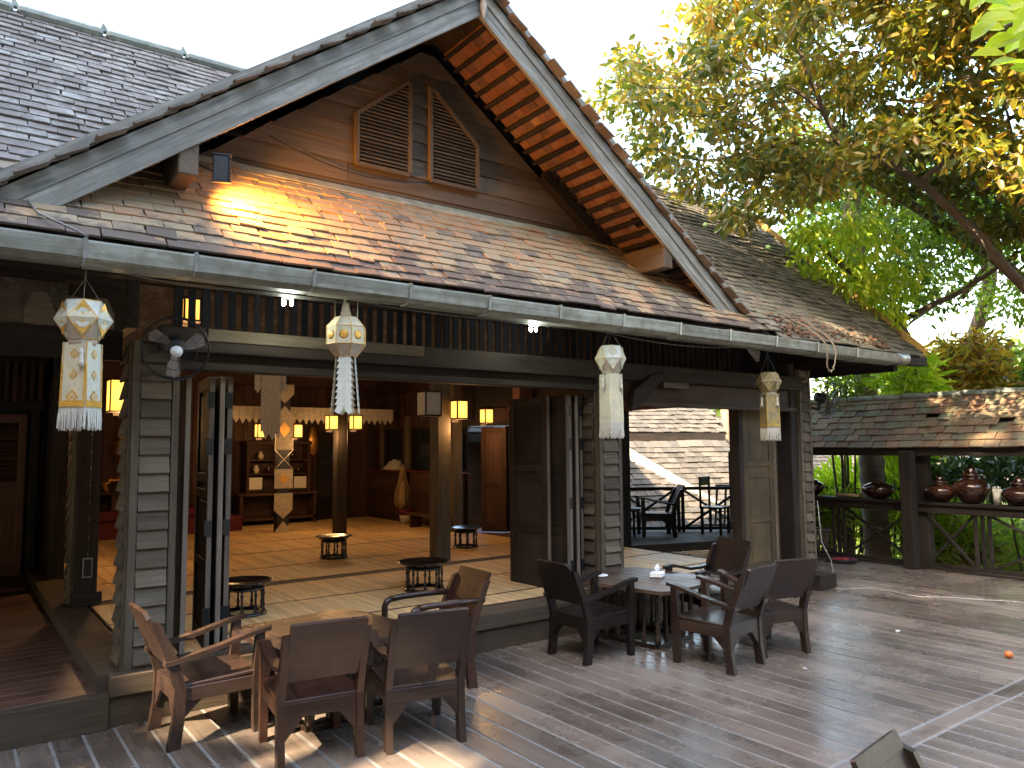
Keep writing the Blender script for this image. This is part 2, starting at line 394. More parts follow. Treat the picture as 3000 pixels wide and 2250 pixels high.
def part(name, parent, mats, fn, **p):
    b = MB(); fn(b); return b.build(name, mats, parent, **p)

# ---------------------------------------------------------------- roof tiling
def tile_mesh(name, w, l, t, mat, seed):
    q = random.Random(seed); b = MB()
    j = lambda k: q.uniform(-k, k)
    x0, x1 = -w / 2, w / 2
    pts = [(x0 + j(.003), 0 + j(.004), 0), (x0 + w * .5, j(.005), 0), (x1 + j(.003), 0 + j(.004), 0), (x1, l, 0), (x0, l, 0)]
    b.prism([(p[0], p[1], -t / 2 + j(.001)) for p in pts], (0, 0, t))
    me = b.build('t', mat).data
    o = [o for o in COL.objects if o.data is me][0]; COL.objects.unlink(o); bpy.data.objects.remove(o)
    return me

def roof_tiles(parent, O, U, Vv, nu, nv, tw, ex, mat, inside, count, thick=.014, seed=1, wob=.004, miss=0.0, name='tile', sag=0.0, over=1.55):
    """courses of plain tiles: O origin at eave, U along the eave, Vv up the slope; the `count` nearest the camera are single objects"""
    q = random.Random(seed); O, U, Vv = V(O), V(U).normalized(), V(Vv).normalized(); Nn = U.cross(Vv).normalized()
    if Nn.z < 0: Nn = -Nn
    L = ex * over; tilt = math.atan2(thick * 1.25, L)
    meshes = [tile_mesh('tile', tw * .965, L, thick, mat, seed * 10 + k) for k in range(4)]
    base = []
    for r in range(nv):
        rl = q.uniform(-.003, .003); sh = q.uniform(-.2, .2)
        for c in range(-1, nu + 1):
            u = (c + (.5 if r % 2 else 0) + sh) * tw + tw / 2 + q.uniform(-.004, .004); v = r * ex + rl + q.uniform(-.004, .004)
            P = O + U * u + Vv * v
            if not inside(P, u, v) or q.random() < miss: continue
            P = P + Nn * (thick * .9 + q.uniform(0, wob) + sag * (math.sin(u * 1.7 + r * .4) + .6 * math.sin(u * 4.1 + 1)))
            a = q.gauss(0, .02); t2 = -tilt + q.gauss(0, .012)
            if q.random() < .08: a += q.choice((-1, 1)) * q.uniform(.04, .12); P = P + Nn * .005 - Vv * q.uniform(0, .03)
            u2 = (U * math.cos(a) + Vv * math.sin(a)); v2 = (Vv * math.cos(a) - U * math.sin(a))
            v3 = (v2 * math.cos(t2) + Nn * math.sin(t2)); n3 = u2.cross(v3)
            if n3.dot(Nn) < 0: u2 = -u2; n3 = u2.cross(v3)
            base.append((P, u2, v3, n3))
    base.sort(key=lambda e: (e[0] - EYE).length)
    for P, a, b_, c in base[:count]:
        link(name, q.choice(meshes), parent, Matrix(((a.x, b_.x, c.x, P.x), (a.y, b_.y, c.y, P.y), (a.z, b_.z, c.z, P.z), (0, 0, 0, 1))))
    rest = base[count:]
    if rest:
        mb = MB(); w2, t2 = tw * .965 / 2, thick / 2
        for P, a, b_, c in rest:
            mb.obox(P + b_ * (L / 2), (a, b_, c), (w2, L / 2, t2), 0, 0, q.random() + .001)
        mb.build(name + '_courses', mat, parent, kind='stuff')
    return len(base)

# ---------------------------------------------------------------- ground and deck
g = MB(); g.poly([(-250, -250, -1.6), (250, -250, -1.6), (250, 250, -1.6), (-250, 250, -1.6)])
g.build('ground', 'earth', kind='structure')

deck = MB(); deck.box((-6, -4, -.12), (11.2, 9.4, -.0035), 0, 0)
deck = deck.build('deck', 'dust', kind='structure')
PITCH = .172
def plank_mesh(name, w, l, t, mat, ch=.004):
    b = MB(); b.box((-w / 2, -l / 2, -t), (w / 2, l / 2, 0), 0, ch)
    o = b.build(name, mat); me = o.data; COL.objects.unlink(o); bpy.data.objects.remove(o); return me
pmA = [plank_mesh('plank', PITCH - .016, 5.40 - 2.36, .022, 'deck') for _ in range(3)]
pmB = [plank_mesh('plank', PITCH - .016, 2.22 + 3.5, .022, 'deck') for _ in range(3)]
pmC = [plank_mesh('plank', PITCH - .016, 9.3 - 5.36, .022, 'deck') for _ in range(2)]
x = -5.9
while x < 11.1:
    z = R.uniform(-.0015, .0015)
    link('plank', R.choice(pmA), deck, Matrix.Translation((x, (5.40 + 2.36) / 2, z)))
    link('plank', R.choice(pmB), deck, Matrix.Translation((x + R.uniform(-.002, .002), (2.22 - 3.5) / 2, -z)))
    if x > 8.4: link('plank', R.choice(pmC), deck, Matrix.Translation((x, (9.3 + 5.42) / 2, z)))
    x += PITCH
jb = plank_mesh('plank', .115, 2.9, .022, 'deck')
for i in range(6):
    link('plank', jb, deck, Matrix.Translation((-4.5 + i * 2.93 + 0, 2.29, -.001)) @ Matrix.Rotation(PI / 2, 4, 'Z'))

# ---------------------------------------------------------------- the pavilion
pav = thing('timber_pavilion', 'large dark timber pavilion with clay tiled gable roof, open to the deck', 'pavilion')
WY = 5.5                       # front wall
ZP = .30                       # room floor
EY, EZ, MS = 4.70, 2.83, .95   # eave line and slope of the main roof
RYr = 7.3; RZ = EZ + MS * (RYr - EY)
AX, AZ, GS = 3.35, 5.55, .735  # gable apex and slope
BY, GY = 4.90, 5.75            # bargeboard plane, gable wall plane

# floor
fl = part('floor_boarding', pav, 'corridor', lambda b: b.box((.86, 5.37, .12), (7.58, 14.4, ZP - .01), 0, 0))
part('side_floor_boarding', pav, 'kerb', lambda b: b.box((7.58, 5.9, .0), (8.45, 7.6, .16), 0, .004))
def edge(b):
    b.box((.86, 5.33, .185), (8.2, 5.62, .305)); 
part('platform_edge_beam', pav, 'kerb', edge)
part('platform_base_board', pav, 'kerb', lambda b: b.box((.86, 5.36, .0), (8.15, 5.40, .184)))
part('platform_side_beam', pav, 'kerb', lambda b: b.box((.80, 5.45, .185), (1.06, 11.0, .307)))
part('platform_side_board', pav, 'kerb', lambda b: b.box((.815, 5.45, .0), (.85, 11.0, .184)))

# corridor on the left
cor = part('corridor_floor', pav, 'corridor', lambda b: b.box((-4.5, 5.42, .05), (.81, 11, .185), 0, 0))
yy = 5.45
while yy < 10.9:
    part('plank', cor, 'corridor', lambda b: b.box((-4.4, yy + .003, .186), (.81, yy + .137, .2), 0, .002)); yy += .14
part('corridor_edge_board', pav, 'kerb', lambda b: b.box((-4.5, 5.33, .0), (.858, 5.42, .205)))
part('corridor_end_wall', pav, 'brown', lambda b: (b.box((-4.5, 11.0, .2), (.0, 11.08, 4.2)), b.box((.92, 11.0, .2), (1.25, 11.08, 4.2)), b.box((0, 11.0, 2.2), (.92, 11.08, 4.2))))
part('light_stop_panel', pav, 'navy', lambda b: b.box((-4.4, 11.081, .05), (1.25, 11.12, 4.2), 0, 0))  # added dark panel, keeps light from leaking through the louvred doors
def louver_door(x0, x1, y, z0, z1, mat='doorbrown'):
    d = part('louvred_door', pav, mat, lambda b: (b.box((x0, y, z0), (x0 + .08, y + .05, z1)), b.box((x1 - .08, y, z0), (x1, y + .05, z1)),
        b.box((x0 + .08, y, z0), (x1 - .08, y + .05, z0 + .12)), b.box((x0 + .08, y, z1 - .1), (x1 - .08, y + .05, z1)), b.box((x0 + .08, y, z0 + .78), (x1 - .08, y + .05, z0 + .86)),
        b.box((x0 + .08, y, z0 + 1.02), (x1 - .08, y + .05, z0 + 1.1)), b.box((x0 + .08, y + .02, z0 + .12), (x1 - .08, y + .035, z0 + .78)), b.box((x0 + .08, y + .02, z0 + .86), (x1 - .08, y + .035, z0 + 1.02))))
    z = z0 + 1.12
    while z < z1 - .12:
        part('slat', d, mat, lambda b: b.obox(((x0 + x1) / 2, y + .025, z), (X_, V((0, .8, .6)), V((0, -.6, .8))), ((x1 - x0) / 2 - .08, .018, .004), 0, 0)); z += .034
    return d
louver_door(.20, .76, 10.93, .22, 2.14); louver_door(-.40, .17, 10.93, .22, 2.14)
part('door_post', pav, 'dark', lambda b: (b.box((.80, 10.8, .2), (.88, 10.98, 3.2)), b.box((.92, 9.75, .3), (1.08, 9.95, 3.4))))

# pointed boards hung above the corridor front
hb = part('corridor_front_beam', pav, 'dark', lambda b: (b.box((-4.4, 5.60, 2.80), (.92, 5.72, 3.3)), b.box((-4.4, 5.66, 2.30), (.92, 5.70, 2.50))))
for i in range(20):
    x = .86 - .172 * i - .17
    part('pointed_board', hb, 'clap', lambda b: b.prism([(x, 5.60, 2.50), (x + .165, 5.60, 2.50), (x + .165, 5.60, 2.60), (x + .12, 5.60, 2.70), (x + .045, 5.60, 2.70), (x, 5.60, 2.60)], (0, .02, 0)))
ct = part('corridor_transom', pav, 'dark', lambda b: (b.box((-4.4, 10.6, 2.75), (.92, 10.68, 2.9)), b.box((-4.4, 10.6, 2.18), (.92, 10.68, 2.28))))
sl_m = plank_mesh('slat', .045, .47, .02, 'brown')
for i in range(56):
    link('slat', sl_m, ct, Matrix.Translation((.86 - i * .085, 10.64, 2.515)) @ Matrix.Rotation(PI / 2, 4, 'X'))

# clapboard columns
def clap_column(x0, x1, y0, y1, z0, z1, left=True, pitch=.122, lean=0):
    c = part('clapboard_column', pav, 'clap', lambda b: (b.box((x0 + .02, y0 + .02, z0), (x1 - .005, y1, z1)), b.box((x0, y0 - .012, z0), (x0 + .05, y0 + .03, z1)), b.box((x1 - .045, y0 - .012, z0), (x1, y0 + .03, z1)),
                                                     b.box((x0 - .012, y0 + .02, z0), (x0 + .018, y0 + .06, z1))))
    z = z0 + .01
    while z < z1 - .03:
        h = min(pitch, z1 - z)
        w = R.uniform(-.003, .003)
        part('board', c, 'clap', lambda b: b.obox(((x0 + x1) / 2, y0 - .001, z + h / 2), (X_, V((0, .978, -.21)), V((0, .21, .978)).normalized()), ((x1 - x0) / 2 - .052, .009, h / 2 + .008), 0, .002))
        if left: part('board', c, 'clap', lambda b: b.obox((x0 - .008, (y0 + y1) / 2 + .03, z + h / 2 + w), (Y_, V((.97, 0, -.24)).normalized(), V((.24, 0, .97)).normalized()), ((y1 - y0) / 2 - .04, .008, h / 2 + .006), 0, .002))
        z += pitch
    return c
clap_column(.95, 1.24, 5.45, 5.75, .20, 2.42)
clap_column(5.10, 5.40, 5.47, 5.75, .30, 2.42)
clap_column(8.42, 8.66, 5.42, 5.72, .02, 2.62, left=False)
clap_column(.93, 1.13, 8.0, 8.2, .31, 2.6)

# posts
def post(x0, x1, y0, y1, z0, z1, mat='dark', name='post'):
    return part(name, pav, mat, lambda b: b.box((x0, y0, z0), (x1, y1, z1), 0, .012))
p1 = post(.955, 1.145, 7.93, 7.99, .31, 2.6)
part('post_base', pav, 'dark', lambda b: b.box((.93, 7.88, .31), (1.18, 7.925, .42)))
part('switch_box', p1, ['metal', 'navy'], lambda b: (b.box((1.02, 7.91, .55), (1.10, 7.928, .73)), b.box((1.03, 7.904, .565), (1.09, 7.909, .715), 1, 0)))
part('fairy_light_string', p1, ['cord', 'white'], lambda b: ([b.lathe([(.0, -.006), (.006, 0), (0, .006)], (1.06, 7.915, .76 + .155 * k), 6, 1) for k in range(10)], b.tube([(1.06, 7.92, .73), (1.06, 7.92, 2.2)], .002, 4, 0)))
post(4.76, 4.95, 7.95, 8.15, ZP, 4.4, 'clap')
post(5.02, 5.20, 11.5, 11.68, ZP, 4.4)
post(4.45, 4.62, 12.6, 12.78, ZP, 4.4)
post(7.50, 7.68, 7.6, 7.8, .1, 3.6)
post(6.72, 6.9, 10.72, 10.9, ZP, 3.6, 'clap')
post(8.28, 8.40, 5.45, 5.7, .02, 2.7, 'dark')
post(7.46, 7.54, 5.60, 5.75, .14, 2.2, 'dark')

# lintels, beams, transoms
part('front_beam', pav, 'dark', lambda b: (b.box((1.10, 5.40, 2.36), (8.55, 5.62, 2.53), 0, .008), b.box((1.24, 5.46, 2.245), (5.12, 5.60, 2.30), 0, .006), b.box((1.24, 5.50, 2.30), (5.12, 5.60, 2.36))))
part('lintel_patch', pav, 'clap', lambda b: b.box((1.4, 5.385, 2.44), (3.1, 5.40, 2.525)))
part('lintel_patch', pav, 'clap', lambda b: b.box((5.95, 5.385, 2.30), (6.35, 5.40, 2.36)))
part('right_bay_lintel', pav, 'brown', lambda b: (b.box((5.40, 5.47, 2.13), (8.40, 5.60, 2.36), 0, .006), b.box((5.40, 5.44, 2.10), (8.40, 5.47, 2.15))))
part('side_lintel', pav, 'brown', lambda b: (b.box((7.55, 5.75, 2.19), (7.66, 7.6, 2.7)),))
def carved_bracket(b):
    b.prism([(5.45, 5.36, 2.05), (5.50, 5.36, 2.25), (5.75, 5.36, 2.42), (5.95, 5.36, 2.46), (5.98, 5.36, 2.40), (5.80, 5.36, 2.30), (5.62, 5.36, 2.12)], (0, .05, 0))
part('carved_bracket', pav, 'dark', carved_bracket)
tr = part('front_transom', pav, 'dark', lambda b: (b.box((1.2, 5.60, 2.531), (8.5, 5.66, 2.56)), b.box((1.2, 5.60, 3.3), (8.5, 5.66, 3.4))))
ts = [plank_mesh('slat', w, .75, .018, 'eave_shade') for w in (.055, .062, .05)]
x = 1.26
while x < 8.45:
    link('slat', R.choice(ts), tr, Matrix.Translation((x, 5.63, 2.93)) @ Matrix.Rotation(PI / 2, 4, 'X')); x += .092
# eave purlin, soffit boards
part('eave_beam', pav, 'dark', lambda b: (b.box((-4.4, 4.80, 2.705), (8.9, 4.92, 2.80)), b.beam((10.0, 5.0, 2.72), (10.0, 9.9, 2.72), .10, .14)))
part('purlin_end', pav, 'dark', lambda b: b.beam((8.6, 4.98, 2.76), (10.55, 4.9, 2.80), .11, .13))
part('rafter_group', pav, 'dark', lambda b: [b.beam((xx, 4.85, 2.86), (xx, 5.7, 2.86 + .95 * .85 - .04), .05, .07) for xx in [-4 + .45 * k for k in range(31)]], kind='stuff')
part('room_ceiling_boards', pav, 'dark', lambda b: (b.beam((3.4, 5.8, 3.55), (3.4, 14.3, 3.55), 8.6, .04),))

# room walls
bw = part('back_wall', pav, 'brown', lambda b: (b.box((.9, 14.4, .2), (8.2, 14.5, 3.6)),))
for i in range(34):
    xx = 1.0 + i * .18
    part('board', bw, 'brown', lambda b: b.box((xx, 14.375, .3), (xx + .172, 14.4, 2.9), 0, .004))
rw = part('right_wall', pav, 'brown', lambda b: (b.box((7.12, 10.9, .2), (7.2, 14.4, 1.25)), b.box((7.12, 10.9, 2.05), (7.2, 14.4, 3.6)), b.box((7.12, 12.9, 1.25), (7.2, 13.25, 2.05)), b.box((7.12, 14.0, 1.25), (7.2, 14.4, 2.05)), b.box((7.12, 10.9, 1.25), (7.2, 11.0, 2.05)),
    b.box((7.16, 13.25, 1.25), (7.19, 14.0, 2.05), 1, 0), b.box((7.16, 11.9, 1.25), (7.19, 12.9, 2.05), 1, 0)), ) if False else None
def rwall(b):
    b.box((7.12, 10.9, .2), (7.2, 14.4, 1.25)); b.box((7.12, 10.9, 2.05), (7.2, 14.4, 3.6)); b.box((7.12, 12.9, 1.25), (7.2, 13.25, 2.05)); b.box((7.12, 14.0, 1.25), (7.2, 14.4, 2.05))
    b.box((7.17, 13.25, 1.25), (7.19, 14.0, 2.05), 1, 0); b.box((7.17, 11.0, 1.25), (7.19, 12.9, 2.05), 1, 0)
rw = part('right_wall', pav, ['brown', 'glass'], rwall)
for i in range(38):
    yv = 10.95 + i * .09
    part('slat', rw, 'brown', lambda b: b.box((7.085, yv, 2.08), (7.118, yv + .055, 2.75), 0, .003))
part('window_mullion', pav, 'clap', lambda b: (b.box((7.03, 12.85, .3), (7.1, 12.98, 2.3)), b.box((7.03, 13.95, 1.2), (7.1, 14.02, 2.3))))
part('rear_corner_wall', pav, 'dark', lambda b: (b.beam((7.85, 10.06, 1.95), (7.62, 7.9, 1.95), .06, 3.5), b.beam((7.1, 10.62, 3.0), (7.9, 9.95, 3.0), .08, 1.7)))
part('side_upper_wall', pav, 'dark', lambda b: (b.box((7.60, 5.75, 2.70), (7.66, 10.2, 3.7)), ))
part('rear_upper_wall', pav, 'dark', lambda b: b.beam((7.0, 10.95, 2.92), (7.9, 9.9, 2.92), .06, 1.72))
part('left_transom_wall', pav, 'dark', lambda b: (b.box((.96, 5.8, 2.55), (1.04, 10.9, 3.9)), b.box((.96, 10.0, .3), (1.04, 14.4, 3.9))))

def door_leaf(px, py, dx, dy, w, z0, z1, mat='dark', edge_mat='edgew', hinge_at=(), t=.035, name='door_leaf', rails=(.30, .56, .62)):
    d = V((dx, dy, 0)).normalized(); n = V((-d.y, d.x, 0)); o = V((px, py, 0)); H = z1 - z0; st = .085
    def B(b, u0, u1, za, zb, th, m=0):
        c = o + d * ((u0 + u1) / 2) + Z_ * ((za + zb) / 2); b.obox(c, (d, n, Z_), (abs(u1 - u0) / 2, th / 2, (zb - za) / 2), m, .003)
    def frame(b):
        B(b, 0, .012, z0, z1, t, 1); B(b, .012, st, z0, z1, t); B(b, w - st, w, z0, z1, t)
        B(b, st, w - st, z0, z0 + .1, t - .002); B(b, st, w - st, z1 - .09, z1, t - .002)
        for k in rails: B(b, st, w - st, z0 + H * k - .035, z0 + H * k + .035, t - .002)
    leaf = part(name, pav, [mat, edge_mat], frame)
    ks = [.05] + list(rails) + [.96]
    for k0, k1 in zip(ks, ks[1:]):
        part('panel', leaf, mat, lambda b: (B(b, st, w - st, z0 + H * k0, z0 + H * k1, .012), B(b, st + .03, w - st - .03, z0 + H * k0 + .05, z0 + H * k1 - .05, .02) if H * (k1 - k0) > .16 else None))
    for hz in hinge_at:
        part('hinge', leaf, 'blackmetal', lambda b: b.obox(o + d * -.004 + Z_ * hz + n * .01, (d, n, Z_), (.005, .024, .055), 0, .001))
    return leaf
hz = (.55, 1.15, 1.72, 2.05)
door_leaf(1.335, 5.60, .08, 1, .62, .31, 2.22)
door_leaf(1.49, 5.58, .12, 1, .62, .31, 2.22, hinge_at=hz)
door_leaf(1.555, 5.56, .05, 1, .62, .31, 2.22)
door_leaf(1.615, 5.58, .02, 1, .62, .31, 2.22, hinge_at=hz)
door_leaf(4.78, 5.85, -.05, 1, .60, .31, 2.20)
for k, xx in enumerate((4.83, 4.89, 4.95, 5.03)):
    door_leaf(xx, 5.62 + .03 * (k % 2), .03, 1, .60, .31, 2.20, hinge_at=hz if k % 2 else ())
door_leaf(7.58, 5.66, 1, -.05, .56, .16, 2.12, 'mould', 'mould', rails=(.33, .60, .67))
door_leaf(8.16, 5.62, .9, .4, .14, .16, 2.12, 'mould', 'edgew', rails=(.33,))
sh = door_leaf(7.17, 10.56, .6, -.8, .44, .31, 2.02, 'brown', 'brown', rails=(.45,), name='shutter_leaf')
door_leaf(7.46, 10.28, .8, -.5, .44, .31, 2.05, 'dark', 'dark', rails=(.45, .52))
part('door_head', pav, 'brown', lambda b: b.beam((7.15, 10.5, 2.24), (7.95, 9.95, 2.24), .07, .22))

# gable wall
gz0 = EZ + MS * (GY - EY) - .02
gw = part('gable_wall', pav, 'gableb', lambda b: b.prism([(AX - (AZ - .3 - gz0) / GS, GY + .03, gz0 - .3), (AX + (AZ - .3 - gz0) / GS, GY + .03, gz0 - .3), (AX + (AZ - .3 - gz0) / GS, GY + .03, gz0), (AX, GY + .03, AZ - .3), (AX - (AZ - .3 - gz0) / GS, GY + .03, gz0)], (0, .03, 0)))
z = gz0 - .06; k = 0
while z < AZ - .35:
    h = .165; zt = z + h
    xa = max(0, (AZ - .26 - z) / GS); xb = max(.02, (AZ - .26 - zt) / GS)
    breaks = [-xa] + sorted(R.uniform(-xa * .7, xa * .7) for _ in range(1 if xa > 1 else 0)) + [xa]
    for q0, q1 in zip(breaks, breaks[1:]):
        a0, a1 = q0, q1
        t0 = max(q0, -xb); t1 = min(q1, xb)
        if t1 <= t0: continue
        part('board', gw, 'gableb', lambda b: b.prism([(AX + a0 + .002, GY - .006, z), (AX + a1 - .002, GY - .006, z), (AX + t1 - .002, GY + .012, zt + .02), (AX + t0 + .002, GY + .012, zt + .02)], (0, .014, 0)))
    z += h; k += 1
part('gable_flashing', pav, 'flash', lambda b: (b.beam((.75, GY - .05, gz0 - .01), (5.95, GY - .05, gz0 - .01), .11, .07, V((0, -.7, .7)), 0, .01),))
# louvred vents
def vent(xa, xb, zb, zta, ztb):
    fr = MB(); y = GY - .035
    P = [(xa, zb), (xb, zb), (xb, ztb), (xa, zta)]
    if abs(zta - ztb) > .01 and False: pass
    for i in range(4):
        a, b_ = P[i], P[(i + 1) % 4]; fr.beam((a[0], y, a[1]), (b_[0], y, b_[1]), .035, .045, V((0, -1, 0)), 0, .003)
    f = fr.build('louvre_vent', 'gableb', pav)
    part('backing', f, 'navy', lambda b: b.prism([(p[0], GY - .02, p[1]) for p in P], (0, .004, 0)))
    z = zb + .05
    while z < max(zta, ztb) - .04:
        if zta == ztb: x0, x1 = xa, xb
        elif zta < ztb:
            x0 = xa + max(0, (z - zta) / (ztb - zta)) * (xb - xa) if z > zta else xa; x1 = xb
        else:
            x1 = xb - max(0, (z - ztb) / (zta - ztb)) * (xb - xa) if z > ztb else xb; x0 = xa
        if x1 - x0 > .07:
            part('slat', f, 'gableb', lambda b: b.obox(((x0 + x1) / 2, GY - .04, z), (X_, V((0, .7, .71)), V((0, -.71, .7))), ((x1 - x0) / 2 - .012, .017, .0035), 0, 0))
        z += .033
VZ = 4.02
vent(2.64, 3.14, VZ + .05, VZ + .48, VZ + .90)
vent(3.35, 3.85, VZ + .05, VZ + .91, VZ + .48)
part('gable_wire', pav, 'black', lambda b: b.tube([(1.9 + .12 * k, GY - .05, 4.12 + .0 - .11 * math.sin(k / 12 * PI) - .02 * k / 3) for k in range(13)], .005, 5))

# bargeboards
def barge(side):
    s = side; d = V((s, 0, -GS)).normalized(); n = V((s * GS, 0, 1)).normalized()
    L = (3.60 if s > 0 else 4.0) * math.hypot(1, GS); A = V((AX, BY, AZ))
    lo = part('bargeboard', pav, 'barge', lambda b: b.prism([A - Z_ * .055, A + d * L - Z_ * .055, A + d * L - Z_ * .19, A - Z_ * .19], (0, .035, 0)))
    part('lower_board', lo, 'barge', lambda b: b.prism([A - Z_ * .185 + Y_ * .012, A + d * L - Z_ * .185 + Y_ * .012, A + d * (L - .03) - Z_ * .335 + Y_ * .012, A - Z_ * .335 + Y_ * .012], (0, .035, 0)))
    part('capping', lo, 'barge', lambda b: b.prism([A + Z_ * .015 - Y_ * .03, A + d * (L + .02) + Z_ * .015 - Y_ * .03, A + d * (L + .02) - Z_ * .05 - Y_ * .03, A - Z_ * .05 - Y_ * .03], (0, .10, 0)))
barge(-1); barge(1)
part('finial', pav, 'paperb', lambda b: b.lathe([(.0, -.22), (.018, -.17), (.032, -.1), (.022, -.05), (.034, -.04), (.034, -.02), (.02, 0), (.03, .02), (.03, .14)], (AX, BY - .03, AZ - .17), 12))
# overhang underside: battens and tile undersides
def underside(side, name):
    s = side; un = part(name, pav, 'dark', lambda b: b.beam(V((AX, 5.32, AZ - .12)), V((AX, 5.33, AZ - .12)), .05, .1))
    k = 0; q = .18
    while q < 3.35:
        xx, zz = AX + s * q, AZ - GS * q - .15
        part('batten', un, 'dark', lambda b: b.beam((xx, BY + .04, zz), (xx, GY + .02, zz), .035, .04, V((s * GS, 0, 1)))); 
        if s > 0 or k % 1 == 0:
            for j in range(8):
                y0 = BY + .04 + j * .104
                if R.random() < .02: continue
                xm, zm = AX + s * (q + .056), AZ - GS * (q + .056) - .105 + R.uniform(-.004, .004)
                part('tile', un, 'tile_under', lambda b: b.obox((xm, y0 + .05, zm), (V((s, 0, -GS)).normalized(), Y_, V((s * GS, 0, 1)).normalized()), (.075, .0505, .006), 0, 0))
        q += .115; k += 1
underside(1, 'right_overhang'); underside(-1, 'left_overhang')
part('lookout_beam', pav, 'gableb', lambda b: b.box((5.50, 4.93, 3.42), (5.62, 6.0, 3.66), 0, .008))
part('lookout_beam', pav, 'gableb', lambda b: b.box((1.08, 4.93, 3.42), (1.20, 6.0, 3.66), 0, .008))
part('overhang_fascia', pav, 'dark', lambda b: b.beam((4.6, GY - .08, 4.36), (6.35, GY - .08, 3.12), .1, .1))

# roof decks (boards below the tiles)
def slab(name, pts, d, mat): return part(name, pav, mat, lambda b: b.prism(pts, d))
mr = slab('main_roof', [(-6, EY + .02, EZ), (10.1, EY + .02, EZ), (10.1, RYr, RZ), (-6, RYr, RZ)], (0, .02, -.03), 'dark')
br = slab('back_roof', [(-6, 9.9, EZ), (10.1, 9.9, EZ), (10.1, RYr, RZ), (-6, RYr, RZ)], (0, -.02, -.03), 'tile_main')
slab('rear_hall_roof', [(-6, 9.8, 2.95), (9.0, 9.8, 2.95), (9.0, 12.2, 4.8), (-6, 12.2, 4.8)], (0, .02, -.06), 'tile_main')
slab('rear_hall_back_roof', [(-6, 15.2, 2.75), (9.0, 15.2, 2.75), (9.0, 12.2, 4.8), (-6, 12.2, 4.8)], (0, -.02, -.06), 'tile_main')
for s in (-1, 1):
    gr = slab('gable_roof', [(AX, BY, AZ - .08), (AX + s * 3.55, BY, AZ - .08 - GS * 3.55), (AX + s * 3.55, 5.9, AZ - .08 - GS * 3.55), (AX + s * .6, 7.2, AZ - .08 - GS * .6), (AX, 7.25, AZ - .08)], (0, 0, .02), 'dark')
    roof_tiles(gr, (AX + s * 3.6, BY, AZ - .06 - GS * 3.6), (0, 1, 0), (-s, 0, GS), 15, 36, .17, .12, 'tile_main',
               lambda P, u, v: P.y < 5.85 + max(0, (3.3 - abs(P.x - AX))) * .42 and P.y > BY - .05 and abs(P.x - AX) > .03, 0, seed=21 + s)
SL = math.hypot(1, MS)
def in_front(P, u, v):
    return EZ <= P.z and P.y < GY - .06 and P.x > AX - (AZ - .1 - P.z) / GS * 1.0 - .3 and P.x < AX + (AZ - .12 - P.z) / GS + .05
front = thing('x', 'x', 'x'); bpy.data.objects.remove(front)
fr_ = slab('front_skirt_roof', [(-.4, EY + .05, EZ + .025), (7.2, EY + .05, EZ + .025), (6.0, GY, EZ + MS * (GY - EY)), (.7, GY, EZ + MS * (GY - EY))], (0, 0, .006), 'dark')
UP = V((0, 1, MS)).normalized(); ON = V((0, -MS, 1)).normalized()
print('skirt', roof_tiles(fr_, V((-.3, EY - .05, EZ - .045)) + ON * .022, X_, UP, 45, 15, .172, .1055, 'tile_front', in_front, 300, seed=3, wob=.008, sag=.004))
def in_left(P, u, v): return P.x < AX - (AZ - P.z) / GS + .25 and P.z < RZ
print('left', roof_tiles(mr, V((-3.2, EY - .05, EZ - .045)) + ON * .022, X_, UP, 38, 34, .165, .1075, 'tile_main', in_left, 300, seed=4, wob=.006, sag=.003))
def in_right(P, u, v): return P.x > AX + (AZ - P.z) / GS - .15 and P.z < RZ and P.x < 10.12
rr_ = slab('right_roof', [(9.9, EY + .1, EZ + .03), (10.1, EY + .1, EZ + .03), (10.1, RYr - .1, RZ - .06), (9.9, RYr - .1, RZ - .06)], (0, 0, .006), 'dark')
print('right', roof_tiles(rr_, V((3.3, EY - .05, EZ - .045)) + ON * .022, X_, UP, 42, 34, .165, .1075, 'tile_right', in_right, 300, seed=5, wob=.012, sag=.012, miss=.004))
part('rotten_eave_board', pav, 'brickred', lambda b: b.obox((8.2, 4.76, 2.885), (X_, UP, ON), (1.2, .05, .008)))
# ridge caps with little ornaments
def ridge(b):
    for k in range(21):
        xx = -3.0 + k * .66
        b.beam((xx + .005, RYr, RZ + .045), (xx + .64, RYr, RZ + .045 + R.uniform(-.006, .006)), .18, .09, Z_, 0, .03, R.random())
part('ridge_capping', pav, 'ridge', ridge)
for k in range(18):
    xx = -1.7 + k * .66
    part('ridge_ornament', pav, 'ridge', lambda b: (b.prism([(xx - .02, RYr - .03, RZ + .08), (xx + .05, RYr - .03, RZ + .08), (xx + .03, RYr - .03, RZ + .11), (xx + .0, RYr - .03, RZ + .155), (xx - .015, RYr - .03, RZ + .12)], (0, .06, 0)),))
# right verge
part('verge_board', pav, 'yellow', lambda b: b.beam((10.13, EY - .02, EZ + .03), (10.13, RYr, RZ + .05), .05, .13, V((0, -MS, 1))))
part('verge_gable_boards', pav, 'dark', lambda b: b.prism([(9.6, 5.1, 2.75), (9.6, 9.6, 2.75), (9.6, RYr, 4.9)], (.03, 0, 0)))

